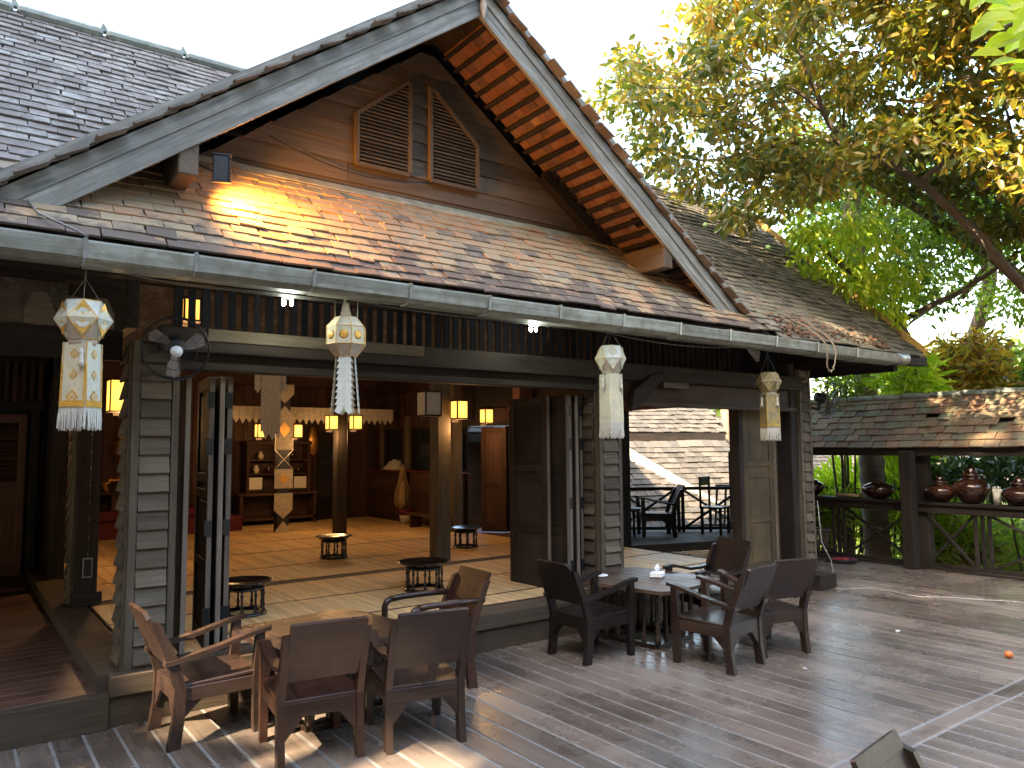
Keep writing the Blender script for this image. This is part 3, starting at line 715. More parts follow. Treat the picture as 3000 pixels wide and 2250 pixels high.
# gutter
joints = [-2.2, -.9, .55, 1.12, 1.84, 2.54, 3.21, 3.90, 4.61, 5.33, 6.05, 6.8, 7.55, 8.35, 9.3]
for a, b_ in zip(joints, joints[1:]):
    zz = EZ + .012 - .006 * max(0, a) + R.uniform(-.004, .004)
    gt = MB()
    pr = [(4.685, zz), (4.70, zz + .006), (4.705, zz - .015), (4.70, zz - .10), (4.76, zz - .135), (4.86, zz - .13), (4.86, zz), (4.85, zz), (4.85, zz - .12), (4.765, zz - .125), (4.712, zz - .096), (4.715, zz - .004), (4.70, zz - .0)]
    pr = [(4.60, zz), (4.612, zz), (4.625, zz - .09), (4.67, zz - .118), (4.76, zz - .118), (4.76, zz - .01), (4.77, zz - .01), (4.77, zz - .128), (4.665, zz - .128), (4.615, zz - .096), (4.598, zz - .012)]
    gt.prism([(a + .004, y, z) for y, z in pr], (b_ - a - .008, 0, 0))
    gs = gt.build('gutter_segment', 'gutter', pav)
    part('bracket', gs, 'metal', lambda b: (b.beam((a, 4.594, zz + .006), (a, 4.606, zz - .10), .022, .006, Y_, 0, 0), b.beam((a, 4.59, zz + .008), (a, 4.80, zz + .012), .016, .006, Z_, 0, 0)))
part('gutter_end_scrap', pav, 'metal', lambda b: b.lathe([(.085, 0), (.085, .30)], (9.3, 4.69, EZ - .07), 14, 0, (Y_, Z_, X_)))
part('downpipe_wire', pav, 'cord', lambda b: b.tube([(.30, BY - .02, 3.08), (.34, 4.75, 2.98), (.50, 4.60, 2.88), (.56, 4.59, 2.85)], .007, 6))

def limb(b, pts, r0, r1, n=8):
    pp = [V(p) for p in pts]; out = []; rs = []
    m = 6
    for i in range(len(pp) - 1):
        p0, p1, p2, p3 = pp[max(i - 1, 0)], pp[i], pp[i + 1], pp[min(i + 2, len(pp) - 1)]
        for k in range(m):
            t = k / m; out.append(.5 * ((2 * p1) + (p2 - p0) * t + (2 * p0 - 5 * p1 + 4 * p2 - p3) * t * t + (3 * p1 - p0 - 3 * p2 + p3) * t ** 3))
    out.append(pp[-1]); N_ = len(out)
    b.tube([o + V((R.gauss(0, .006), R.gauss(0, .006), R.gauss(0, .006))) for o in out], [r0 + (r1 - r0) * i / (N_ - 1) for i in range(N_)], n)

# ---------------------------------------------------------------- rope vine and leaf litter on the right roof
def roofp(x, t, lift=.04): return V((x, EY, EZ)) + UP * t + ON * lift
b = MB(); limb(b, [roofp(6.75, 2.3), roofp(7.25, 1.9), roofp(7.55, 1.35), roofp(8.05, 1.05), roofp(8.2, .7), roofp(8.3, .5), roofp(8.12, .42)], .011, .007, 6)
limb(b, [roofp(7.45, .75), roofp(7.75, .3, .06), (7.78, 4.56, 2.80), (7.74, 4.54, 2.55), (7.67, 4.54, 2.49), (7.61, 4.54, 2.55), (7.59, 4.56, 2.82), roofp(7.45, .35, .07)], .009, .008, 6)
b.build('hanging_vine', 'vine', label='pale woody vine trailing down the tiles and looping over the gutter', category='vine')
b = MB(); q = random.Random(5)
for _ in range(420):
    t = abs(q.gauss(0, .22)); xx = q.uniform(7.0, 9.2) if q.random() < .6 else q.gauss(7.5, .35)
    if xx < 7.0: continue
    c = roofp(xx, t - .03, .03 + q.random() * .05); a = V((q.gauss(0, 1), q.gauss(0, 1), q.gauss(0, .4))).normalized(); w = a.orthogonal().normalized()
    b.poly([c - a * .04, c + w * .018, c + a * .04, c - w * .018], 0, q.random() + .001)
b.build('leaves_on_roof', 'litter', label='brown fallen leaves and twigs piled behind the gutter', category='dead leaves', kind='stuff')

# ---------------------------------------------------------------- lamps
def wall_lantern(x, y, z, label, lit=True, s=1.0, name='wall_lantern', h=.22, w=.15):
    t = thing(name, label, 'lantern', (x, y, z), 0, 'square paper wall lanterns in the pavilion' if lit else None)
    w2, h2 = w / 2 * s, h / 2 * s
    def frame(b):
        for a in (-1, 1):
            for c in (-1, 1): b.box((a * w2 - .007, c * w2 - .007, -h2), (a * w2 + .007, c * w2 + .007, h2), 0, 0)
        for zz in (-h2, h2): b.box((-w2 - .012, -w2 - .012, zz - .008), (w2 + .012, w2 + .012, zz + .008), 0, .002)
        b.box((-.02, w2, -.02), (.02, w2 + .1, .02), 0, 0); b.box((-.05, w2 + .02, -h2 - .04), (.05, w2 + .08, -h2 - .01), 0, 0)
    part('frame', t, 'dark', frame)
    for k, (a, c) in enumerate(((0, -1), (0, 1), (-1, 0), (1, 0))):
        part('pane', t, 'glow' if lit else 'fringe', lambda b: b.box((a * w2 - (w2 - .008 if a == 0 else .002), c * w2 - (w2 - .008 if c == 0 else .002), -h2 + .01), (a * w2 + (w2 - .008 if a == 0 else .002), c * w2 + (w2 - .008 if c == 0 else .002), h2 - .01), 0, 0))
    if lit:
        li = bpy.data.lights.new('lamp', 'POINT'); li.energy = 1.9; li.color = (1, .55, .22); li.shadow_soft_size = .08
        lo = bpy.data.objects.new('lamp_light', li); COL.objects.link(lo); lo.parent = t; lo.location = (0, -.02, -h2 - .12)
    return t
wall_lantern(5.04, 7.90, 2.16, 'lit paper lantern on the right side of the nearer room post')
wall_lantern(1.50, 6.3, 2.80, 'small lit lantern glimpsed through the transom slats above the fan', True, .8)
wall_lantern(6.86, 9.95, 2.19, 'lit paper lantern above the brown shutter leaf by the counter')
wall_lantern(5.36, 11.55, 2.12, 'lit paper lantern on the right side of the slim dark post')
wall_lantern(4.90, 11.45, 2.11, 'lit paper lantern just below the winged hanging lantern')
wall_lantern(4.15, 12.6, 2.00, 'lit paper lantern left of the beige banner post')
wall_lantern(4.76, 12.6, 2.00, 'lit paper lantern right of the beige banner post')
wall_lantern(4.60, 7.88, 2.22, 'unlit grey paper lantern on the left side of the nearer room post', False, 1.3, h=.22, w=.16)
wall_lantern(1.62, 10.0, 2.34, 'large bright yellow wall lantern half behind the gold patterned lantern', True, 1.7)
[c for c in COL.objects if c.type == 'LIGHT'][-1].data.energy = 5

def bulbs(x, label):
    t = thing('bare_bulb', label, 'lamp', (x, 5.0, 2.69), 0, 'white bulbs under the front eave')
    part('holder', t, 'white', lambda b: (b.box((-.04, -.02, .03), (.04, .02, .06)), b.tube([(0, 0, .06), (0, .0, .25)], .006, 6)))
    part('glass_bulb', t, 'bulb', lambda b: (b.lathe([(0, -.028), (.012, -.02), (.014, 0), (.008, .03)], (-.035, 0, 0), 10), b.lathe([(0, -.028), (.011, -.02), (.012, 0), (.008, .03)], (.02, 0, .006), 10)))
    li = bpy.data.lights.new('bulb', 'POINT'); li.energy = .7; li.color = (.9, 1, .85); li.shadow_soft_size = .03
    lo = bpy.data.objects.new('bulb_light', li); COL.objects.link(lo); lo.parent = t; lo.location = (0, -.02, -.08)
bulbs(1.82, 'twin white bulbs glowing under the eave left of the winged lantern')
bulbs(3.94, 'white bulb glowing under the eave between winged lantern and column')

# floodlight under the left lookout beam
t = thing('floodlight', 'black floodlight fixed to the beam end under the gable, shining on tiles', 'floodlight', (1.36, 5.00, 3.52), math.radians(-20))
part('housing', t, 'black', lambda b: (b.box((-.055, -.03, -.085), (.055, .03, .09), 0, .008), b.box((-.062, -.035, -.095), (.062, -.01, -.08)), b.box((-.062, -.035, .085), (.062, -.01, .10))))
part('cooling_fin', t, 'blackmetal', lambda b: [b.box((.04, -.045, -.075 + .019 * k), (.055, -.03, -.066 + .019 * k), 0, 0) for k in range(9)])
part('bracket', t, 'blackmetal', lambda b: b.beam((-.05, .0, -.02), (-.20, .05, .06), .03, .012))
part('lens', t, 'glow', lambda b: b.box((-.045, .031, -.07), (.045, .034, .075), 0, 0))
li = bpy.data.lights.new('flood', 'SPOT'); li.energy = 55; li.color = (1, .40, .06); li.spot_size = math.radians(165); li.spot_blend = 1; li.shadow_soft_size = .1
lo = bpy.data.objects.new('flood_light', li); COL.objects.link(lo); lo.location = (1.42, 5.12, 3.50)
lo.rotation_euler = V((.85, -.05, -.40)).to_track_quat('-Z', 'Y').to_euler(); lo.parent = None

# ---------------------------------------------------------------- hanging lanterns
def diamond(b, c, u, v, n, s, m, off):
    c = V(c) + n * off
    b.poly([c + u * s, c + v * s, c - u * s, c - v * s] if (u.cross(v)).dot(n) > 0 else [c - v * s, c - u * s, c + v * s, c + u * s], m)
def khom(x, y, zt, zb, zp, zf, zc, rz, R0, label, gold=True, mats=('paper', 'paperw', 'paperb'), foil=None):
    foil = foil or ('goldfoil' if gold else 'palegold')
    t = thing('hanging_lantern', label, 'hanging lantern', (x, y, zt), rz, 'paper lanterns hung along the eave')
    H = zt - zb; n = 6; r1, r2 = R0 * .66, R0 * .60; zm = -H * .48
    T = [V((r1 * math.cos(2 * PI * k / n), r1 * math.sin(2 * PI * k / n), 0)) for k in range(n)]
    Bm = [V((R0 * math.cos(2 * PI * (k + .5) / n), R0 * math.sin(2 * PI * (k + .5) / n), zm)) for k in range(n)]
    D = [V((r2 * math.cos(2 * PI * k / n), r2 * math.sin(2 * PI * k / n), -H)) for k in range(n)]
    def head(b):
        for k in range(n):
            k1 = (k + 1) % n; km = (k - 1) % n
            b.poly([Bm[km], D[k], Bm[k], T[k]], 1 if k % 2 else 0)
            b.poly([T[k], Bm[k], T[k1]], 1); b.poly([D[k], D[k1], Bm[k]], 2)
            for a, c in ((T[k], Bm[k]), (T[k], Bm[km]), (D[k], Bm[k]), (D[k], Bm[km]), (T[k], T[k1]), (D[k], D[k1])):
                b.tube([a * 1.004, c * 1.004], .0028, 4, 2 if k % 2 else 3, False)
    part('head', t, [*mats, foil], head)
    def orn(b):
        for k in range(n):
            km = (k - 1) % n; c = (T[k] + D[k] + Bm[k] + Bm[km]) / 4; u = (Bm[k] - Bm[km]).normalized(); v = (T[k] - D[k]).normalized(); nn = u.cross(v); nn = nn if nn.dot(V((c.x, c.y, 0))) > 0 else -nn
            w_, h_ = (Bm[k] - Bm[km]).length / 2, (T[k] - D[k]).length / 2
            for sc_, m, off in ((.88, 0, .006),) + (((.28, 0, .012), (.10, 1, .014)) if gold else ((.4, 0, .011), (.28, 1, .013))):
                cc = c + nn * off
                q = [cc + u * w_ * sc_, cc + v * h_ * sc_, cc - u * w_ * sc_, cc - v * h_ * sc_]
                if (q[1] - q[0]).cross(q[2] - q[0]).dot(nn) < 0: q = q[::-1]
                b.poly(q, m)
            q = [c + nn * .009 + u * (w_ * .52 * math.cos(2 * PI * j / 10)) + v * (h_ * .52 * math.sin(2 * PI * j / 10)) for j in range(10)]
            if (q[1] - q[0]).cross(q[2] - q[0]).dot(nn) < 0: q = q[::-1]
            b.poly(q, 1)
    part('ornament', t, [foil, mats[1]], orn)
    part('collar', t, 'paperb', lambda b: b.lathe([(r2 * .98, -H), (r2 * .86, -H - .035)], (0, 0, 0), 4 if False else 6))
    # four hanging strips
    ps, fs = zb - zt, zp - zt; wS = .072; rr = .078
    for k in range(4):
        a = PI / 2 * k + .5; d = V((math.cos(a), math.sin(a), 0)); s_ = V((-d.y, d.x, 0)); z0, z1 = -H - .02, zp - zt
        c0, c1 = d * rr * .8 + Z_ * z0, d * rr * .92 + Z_ * z1
        def strip(b):
            nrm = (c1 - c0).cross(s_).normalized(); nrm = nrm if nrm.dot(d) > 0 else -nrm
            b.prism([c0 - s_ * wS, c0 + s_ * wS, c1 + s_ * wS * .98, c1 - s_ * wS * .98], d * .003, k % 2)
            up = (c0 - c1).normalized()
            for m_ in (.18, .5, .84):
                cc = c0.lerp(c1, m_) + nrm * .006
                s0 = .026 if m_ < .8 else .036
                for sc_, mm in ((1.0, 2), (.6, k % 2), (.32, 2)):
                    q = [cc + s_ * s0 * sc_, cc + up * s0 * sc_ * 1.1, cc - s_ * s0 * sc_, cc - up * s0 * sc_ * 1.1]
                    if (q[1] - q[0]).cross(q[2] - q[0]).dot(nrm) < 0: q = q[::-1]
                    b.poly(q, mm); cc = cc + nrm * .0015
            for sg in (-1, 1): b.beam(c0 + s_ * wS * .93 * sg + nrm * .005, c1 + s_ * wS * .92 * sg + nrm * .005, .010, .002, nrm, 2, 0)
            b.beam(c1 - s_ * wS * .97 + nrm * .006 + up * .02, c1 + s_ * wS * .97 + nrm * .006 + up * .02, .034, .003, nrm, 2, 0) if gold or k == 0 else None
        part('strip', t, [mats[0], mats[1], foil], strip)
        def fr(b):
            L = zp - zf
            for j in range(20):
                o = c1 + s_ * wS * .98 * (j / 9.5 - 1); e = o + V((0, 0, -L * R.uniform(.86, 1.03))) + s_ * R.uniform(-.006, .006) + d * R.uniform(-.006, .01)
                b.tube([o, (o + e) / 2 + d * R.uniform(-.004, .004), e], [.0038, .0045, .003], 4, 0, False)
        part('fringe', t, 'fringe', fr)
    for k in range(0, n, 2):
        part('tassel', t, 'fringe', lambda b: (b.tube([D[k], D[k] * 1.12 + Z_ * -.03], .0015, 4), b.lathe([(.006, 0), (.012, -.025), (.009, -.032), (.014, -.07), (.016, -.10)], D[k] * 1.13 + Z_ * -.03, 8)))
    zcord = zc - zt
    part('cord', t, 'cord', lambda b: [b.tube([T[k], V((0, 0, zcord * .6)) + T[k] * .05, V((0, 0, zcord))], .0022, 4) for k in (0, 2, 4)])
    return t
khom(.58, 4.8, 2.53, 2.315, 1.935, 1.81, 2.74, .35, .145, 'white and gold patterned lantern with long fringe, largest, left end of eave')
khom(4.63, 4.8, 2.57, 2.345, 1.90, 1.765, 2.80, 1.0, .137, 'cream paper lantern with pale fringe hanging before the middle clapboard column', False)
l4 = khom(6.92, 4.8, 2.455, 2.25, 1.88, 1.74, 2.76, .62, .13, 'dull yellow lantern with torn sparse fringe hanging near right column', True, ('oldpaper', 'oldpaper', 'oldpaper'), 'oldgold')
# winged lantern
t = thing('hanging_lantern', 'cream barrel lantern with two horns and scalloped paper tails', 'hanging lantern', (2.15, 4.8, 2.52), .25, 'paper lanterns hung along the eave')
ring = lambda r, z, n=8, o=.5: [V((r * math.cos(2 * PI * (k + o) / n), r * math.sin(2 * PI * (k + o) / n), z)) for k in range(n)]
def wl_head(b):
    Rs = [ring(.075, .07), ring(.135, 0), ring(.135, -.12), ring(.072, -.20)]
    for i in range(3):
        for k in range(8):
            k1 = (k + 1) % 8; b.poly([Rs[i + 1][k], Rs[i + 1][k1], Rs[i][k1], Rs[i][k]], 0 if i < 2 else 1)
            b.tube([Rs[i][k] * 1.003, Rs[i + 1][k] * 1.003], .0028, 4, 2, False); b.tube([Rs[i + 1][k] * 1.003, Rs[i + 1][k1] * 1.003], .0025, 4, 2, False)
    b.poly(Rs[0], 0)
part('head', t, ['paper', 'paperb', 'goldfoil'], wl_head)
for k in range(0, 8, 2):
    a0, a1 = ring(.08, .07)[k], ring(.08, .07)[(k + 1) % 8]; mid = (a0 + a1) / 2
    part('horn', t, 'paper', lambda b: b.prism([a0, a1, mid * 1.02 + Z_ * .125], mid.normalized() * .003))
    dd = V((mid.x, mid.y, 0)).normalized(); s_ = V((-dd.y, dd.x, 0))
    def tail(b):
        z0, z1 = -.20, -.575; ns = 9; up_, rt_ = [], []; h = (z0 - z1) / ns
        P_ = lambda u, f: dd * (.060 + .03 * f) + s_ * u + Z_ * (z0 + (z1 - z0) * f)
        for j in range(ns):
            f0 = j / ns; w = .036 + .010 * f0
            rt_ += [P_(w, f0), P_(w + .006, f0 + .5 / ns), P_(w + .018, f0 + .95 / ns)]
        L_ = [V(p) - s_ * (2 * (p.dot(s_))) for p in rt_]
        tip = [P_(.030, 1.05), P_(.012, 1.0), P_(0, .93), P_(-.012, 1.0), P_(-.030, 1.05)]
        b.prism(rt_ + tip + L_[::-1], dd * .002)
        for j in range(1, ns): b.prism([P_(-.012, j / ns), P_(0, (j + .35) / ns), P_(.012, j / ns), P_(0, (j + .2) / ns)], dd * .0045, 1)
    part('scalloped_tail', t, ['paperw' if k > 3 else 'paper', 'paperb'], tail)
part('medallion', t, 'goldfoil', lambda b: [b.lathe([(.032, 0), (.022, .003), (.012, .003), (0, .005)], V((.126 * math.cos(a), .126 * math.sin(a), -.06)), 8, 0, (V((-math.sin(a), math.cos(a), 0)), Z_, V((math.cos(a), math.sin(a), 0)))) for a in [2 * PI * (k + 1) / 8 for k in range(8)]])
part('cord', t, 'cord', lambda b: [b.tube([(.05, 0, .07), (0, 0, .26)], .002, 4), b.tube([(-.05, 0, .07), (0, 0, .26)], .002, 4)])

b = MB()
b.tube([(.56, 4.72, 2.735)] + [(.56 + (1.9 - .56) * k / 8, 4.78, 2.735 - .05 * math.sin(k / 8 * PI) - .0 * k) for k in range(1, 9)] + [(1.9 + (4.1 - 1.9) * k / 8, 4.8, 2.735 - .05 * math.sin(k / 8 * PI)) for k in range(1, 9)] + [(4.1 + (6.9 - 4.1) * k / 10, 4.8, 2.735 - .09 * math.sin(k / 10 * PI)) for k in range(1, 11)], .004, 5)
b.build('light_cable', 'cord', label='thin slack cable strung along the front eave between lanterns', category='cable')

# ---------------------------------------------------------------- fans
def fan(loc, face, label, D=.20):
    t = thing('wall_fan', label, 'fan', loc, 0, 'wall fans')
    n = V(face).normalized(); u = Z_.cross(n).normalized(); v = n.cross(u)
    P = lambda r, a, d: u * (r * math.cos(a)) + v * (r * math.sin(a)) + n * d
    def cage(b):
        for r, d in ((D, 0), (D * .98, .035), (D * .99, -.035), (D * .6, .075), (D * .3, .09)):
            b.tube([P(r, 2 * PI * k / 24, d) for k in range(25)], .0025 if r < D * .95 else .004, 4, 0, False)
        for k in range(36):
            a = 2 * PI * k / 36; b.tube([P(.03, a, .09), P(D * .6, a, .075), P(D * .98, a, .03), P(D * .98, a, -.03), P(D * .5, a, -.07), P(.05, a, -.08)], .0012, 3, 0, False)
    part('cage', t, 'blackmetal', cage)
    for k in range(3):
        a = 2 * PI * k / 3 + .5
        def blade(b):
            pts = [P(.03, a - .5, .015), P(D * .5, a - .42, .03), P(D * .85, a - .28, .03), P(D * .92, a + .02, .015), P(D * .8, a + .25, 0), P(D * .45, a + .2, -.005), P(.03, a + .3, -.01)]
            b.prism(pts, n * .003)
        part('blade', t, 'fanblade', blade)
    part('hub', t, 'white', lambda b: b.lathe([(.036, 0), (.036, .01), (.0, .016)], n * .085, 16, 0, (u, v, n)))
    part('motor', t, 'black', lambda b: b.lathe([(.05, -.17), (.06, -.15), (.06, -.05), (.03, -.03)], (0, 0, 0), 16, 0, (u, v, n)))
    part('bracket', t, 'blackmetal', lambda b: (b.beam(n * -.13, n * -.13 - Z_ * .16, .03, .03, n), b.beam(n * -.13 - Z_ * .16, n * -.34 - Z_ * .16, .03, .03)))
    return t
fan((1.12, 5.05, 2.33), (-.15, -.93, -.30), 'black caged wall fan with beige blades on the left clapboard column')
f2 = fan((9.0, 5.38, 2.27), (.75, -.45, -.2), 'black wall fan seen from its side on the right column corner', .22)

# ---------------------------------------------------------------- chairs
def chair(name, label, mat, style='slope', round_top=False, group=None):
    t = thing(name, label, 'armchair', (0, 0, 0), 0, group); W = .216
    for s in (-1, 1):
        def rear(b):
            pf = [(-.205, 0), (-.185, .16), (-.18, .34), (-.235, .52), (-.33, .72)]; pb = [(-.385, .735), (-.30, .52), (-.245, .34), (-.25, .16), (-.275, 0)]
            b.prism([(s * W - .02, y, z) for y, z in pf + pb], (.04, 0, 0))
        part('leg', t, mat, rear)
        top = .585 if style != 'curve' else .56
        def frontleg(b):
            b.prism([(s * W - .022, y, z) for y, z in ((.215, 0), (.205, .3), (.225, top), (.275, top), (.275, .3), (.265, 0))], (.044, 0, 0))
        part('leg', t, mat, frontleg) if style != 'loop' else part('leg', t, mat, lambda b: b.tube([(s * W, .24, 0), (s * W, .24, .3), (s * W, .24, .55), (s * W, .225, .585), (s * W, .19, .60)], .024, 8))
        if style == 'slope': pts = [(-.30, .485), (-.26, .488), (.0, .535), (.20, .585), (.31, .603)]
        elif style == 'loop': pts = [(-.34, .60), (-.1, .607), (.1, .607), (.19, .60)]
        else: pts = [(-.29, .535), (-.15, .515), (.0, .515), (.13, .545), (.22, .565), (.30, .55)]
        def arm(b):
            if style == 'loop': b.tube([(s * W, y, z) for y, z in pts], .022, 8); return
            w = .03
            up = [(y, z + .012) for y, z in pts]; dn = [(y, z - .014) for y, z in pts][::-1]
            b.prism([(s * W - w, y, z) for y, z in up + dn], (2 * w, 0, 0))
        part('armrest', t, mat, arm)
        part('bracket', t, mat, lambda b: (b.prism([(s * (W - .018), -.185, .16), (s * (W - .018), -.18, .26), (s * (W - .018), -.08, .26)], (s * .018, 0, 0)), b.prism([(s * (W - .02), -.24, .14), (s * (W - .02), -.24, .26), (s * (W - .12), -.24, .26)], (0, .018, 0))))
    def frame(b):
        for y in (-.225, .235): b.box((-W, y - .012, .255), (W, y + .012, .335))
        for s in (-1, 1): b.box((s * W - .013, -.21, .255), (s * W + .013, .23, .335))
    part('seat_frame', t, mat, frame)
    part('seat', t, mat, lambda b: b.obox((0, .01, .348), (X_, V((0, 1, .03)).normalized(), V((0, -.03, 1)).normalized()), (W + .01, .245, .011), 0, .004))
    def back(b):
        c0, c1 = V((0, -.245, .465)), V((0, -.395, .79)); v = (c1 - c0); n = V((0, v.z, -v.y)).normalized(); wb = W - .02; r = .045 if round_top else .008
        out = [c0 - X_ * wb, c0 + X_ * wb]
        out += [c1 + X_ * (wb + .012) - v.normalized() * r] + ([c1 + X_ * (wb + .012 - r * .3) - v.normalized() * r * .3] if round_top else []) + [c1 + X_ * (wb + .012 - r)]
        out += [c1 - X_ * (wb + .012 - r)] + ([c1 - X_ * (wb + .012 - r * .3) - v.normalized() * r * .3] if round_top else []) + [c1 - X_ * (wb + .012) - v.normalized() * r]
        b.prism([p - n * .0 for p in out], -n * .022)
    part('backrest', t, mat, back)
    return t
GA, GB = 'armchairs round the left deck table', 'armchairs round the right deck table'
def put(c, x, y, rz, sx=1): c.location = (x, y, 0); c.rotation_euler = (0, 0, math.radians(rz)); return c
# rz: 0 faces +Y, -90 faces +X, 90 faces -X
put(chair('armchair', 'brown armchair with sunlit backrest beside the left clapboard column', 'chair_gr', 'slope', True, GA), 1.33, 4.97, -88)
put(chair('armchair', 'red brown armchair seen from behind, square back, nearest the left table', 'chair', 'curve', False, GA), 1.73, 4.30, -8)
put(chair('armchair', 'dark armchair with curved arms, back to us, right of the red brown one', 'chair_gr', 'curve', False, GA), 2.32, 4.15, -13)
put(chair('armchair', 'armchair with thin looped arms facing left at the platform edge', 'chair', 'loop', False, GA), 2.83, 4.86, 88)
put(chair('armchair', 'black armchair with rounded back left of the plank table', 'chair_dk', 'slope', True, GB), 4.31, 4.76, -90)
put(chair('armchair', 'brown armchair turned to the plank table, seat mirroring the sky', 'chair_gr', 'slope', False, GB), 4.93, 3.96, 7)
put(chair('armchair', 'brown armchair outermost on the right of the plank table', 'chair_gr', 'slope', False, GB), 5.59, 4.0, -16)
put(chair('armchair', 'dark armchair with curled arms on the far side of the plank table', 'chair_dk', 'curve', False, GB), 5.78, 4.78, 84)
put(chair('armchair', 'armchair back poking into the bottom right corner of the deck', 'chair_gr', 'slope'), 2.60, 1.06, 188)
bpy.data.objects['armchair.008'].scale = (.88, .88, .88)

def table(label, x, y, rz, w, h, mat, z=.52):
    t = thing('low_table', label, 'table', (x, y, 0), math.radians(rz), 'low tables on the deck'); c = .10; hw, hh = w / 2, h / 2
    oct_ = lambda u: hh - max(0, abs(u) - (hw - c))
    n = 7
    for k in range(n):
        u0, u1 = -hw + w * k / n + .0015, -hw + w * (k + 1) / n - .0015
        us = sorted({u0, u1} | {q for q in (-(hw - c), hw - c) if u0 < q < u1})
        pts = [(u, -oct_(u), z - .03) for u in us] + [(u, oct_(u), z - .03) for u in us[::-1]]
        part('plank', t, mat, lambda b: b.prism(pts, (0, 0, .03 + R.uniform(-.001, .001))))
    bw = .27
    part('base_frame', t, 'chair_gr', lambda b: [b.beam(p0, p1, .05, .035) for zz in (.02,) for p0, p1 in (((-bw, -bw, zz), (bw, -bw, zz)), ((bw, -bw, zz), (bw, bw, zz)), ((bw, bw, zz), (-bw, bw, zz)), ((-bw, bw, zz), (-bw, -bw, zz)))])
    part('apron', t, 'chair_gr', lambda b: [b.beam(p0, p1, .05, .035) for zz in (z - .055,) for p0, p1 in (((-bw, -bw, zz), (bw, -bw, zz)), ((bw, -bw, zz), (bw, bw, zz)), ((bw, bw, zz), (-bw, bw, zz)), ((-bw, bw, zz), (-bw, -bw, zz)))])
    prof = lambda s: [(.016 * s, .035), (.022 * s, .05), (.022 * s, .10), (.012 * s, .115), (.020 * s, .14), (.013 * s, .17), (.017 * s, .28), (.012 * s, .36), (.02 * s, .40), (.013 * s, .42), (.02 * s, z - .07)]
    for i in range(5):
        for j in range(5):
            if 0 < i < 4 and 0 < j < 4: continue
            cn = (i in (0, 4)) and (j in (0, 4))
            part('spindle', t, 'chair_gr', lambda b: b.lathe(prof(1.4 if cn else 1.0), ((i / 2 - 1) * bw, (j / 2 - 1) * bw, 0), 10))
    return t
table('low square table with spindle base between the left four armchairs', 2.05, 4.84, 8, .94, .96, 'chair_gr')
table('low plank table with spindle base holding a white tissue box', 5.07, 4.84, 10, .95, 1.02, 'tabletop')
t = thing('tissue_box', 'white tissue box with a tissue pulled up on the plank table', 'tissue box', (5.19, 4.83, .522), .5)
part('box', t, 'tissue', lambda b: b.box((-.065, -.055, 0), (.065, .055, .042), 0, .006))
def tis(b):
    for k in range(9):
        a = k / 9 * 2 * PI; a2 = (k + 1) / 9 * 2 * PI
        f = lambda a, z, r: V((r * math.cos(a) * (1 + .3 * math.sin(3 * a)), r * .5 * math.sin(a), z))
        b.poly([f(a, .042, .025), f(a2, .042, .025), f(a2, .075, .05), f(a, .08 + .01 * (k % 2), .05)]); b.poly([f(a, .08 + .01 * (k % 2), .05), f(a2, .075, .05), f(a2, .115, .018), f(a, .11, .015)])
part('tissue', t, 'tissue', tis)
t = MB(); t.lathe([(0, 0), (.05, 0), (.07, .012), (.068, .015), (.045, .006), (0, .006)], (0, 0, 0), 18); o = t.build('ashtray', 'tissue', label='small white dish at the far left corner of the plank table', category='dish'); o.location = (4.80, 5.16, .522)

# ---------------------------------------------------------------- footed tray tables on the mats
def tray(x, y, s, label):
    t = thing('tray_table', label, 'tray table', (x, y, ZP + .012), R.uniform(0, 1), 'round lacquer tray tables on the mats')
    r = .245 * s; H = .275
    part('tray', t, 'lacquer', lambda b: b.lathe([(0, H - .045), (r * .55, H - .045), (r * .8, H - .03), (r * .99, H), (r * 1.01, H + .006), (r * .96, H + .006), (r * .78, H - .016), (0, H - .02)], (0, 0, 0), 36))
    part('top_ring', t, 'lacquer', lambda b: b.lathe([(r * .62, H - .07), (r * .70, H - .065), (r * .70, H - .045), (r * .5, H - .044)], (0, 0, 0), 30))
    part('base_ring', t, 'lacquer', lambda b: b.lathe([(r * .66, 0), (r * .78, 0), (r * .78, .018), (r * .72, .03), (r * .64, .03), (r * .62, .0)], (0, 0, 0), 30))
    for k in range(9):
        a = 2 * PI * k / 9
        part('leg', t, 'lacquer', lambda b: b.lathe([(.013, .028), (.018, .04), (.010, .055), (.016, .085), (.009, .11), (.010, .15), (.016, .175), (.009, .19), (.014, H - .068)], (r * .67 * math.cos(a), r * .67 * math.sin(a), 0), 8))
tray(2.06, 6.62, 1.0, 'black lacquer tray table nearest the left folded doors')
tray(3.99, 9.22, .92, 'black lacquer tray table before the slim dark post')
tray(3.80, 6.6, 1.05, 'black lacquer tray table at the foot of the nearer room post')
tray(5.84, 9.0, .92, 'black lacquer tray table farthest right before the counter')

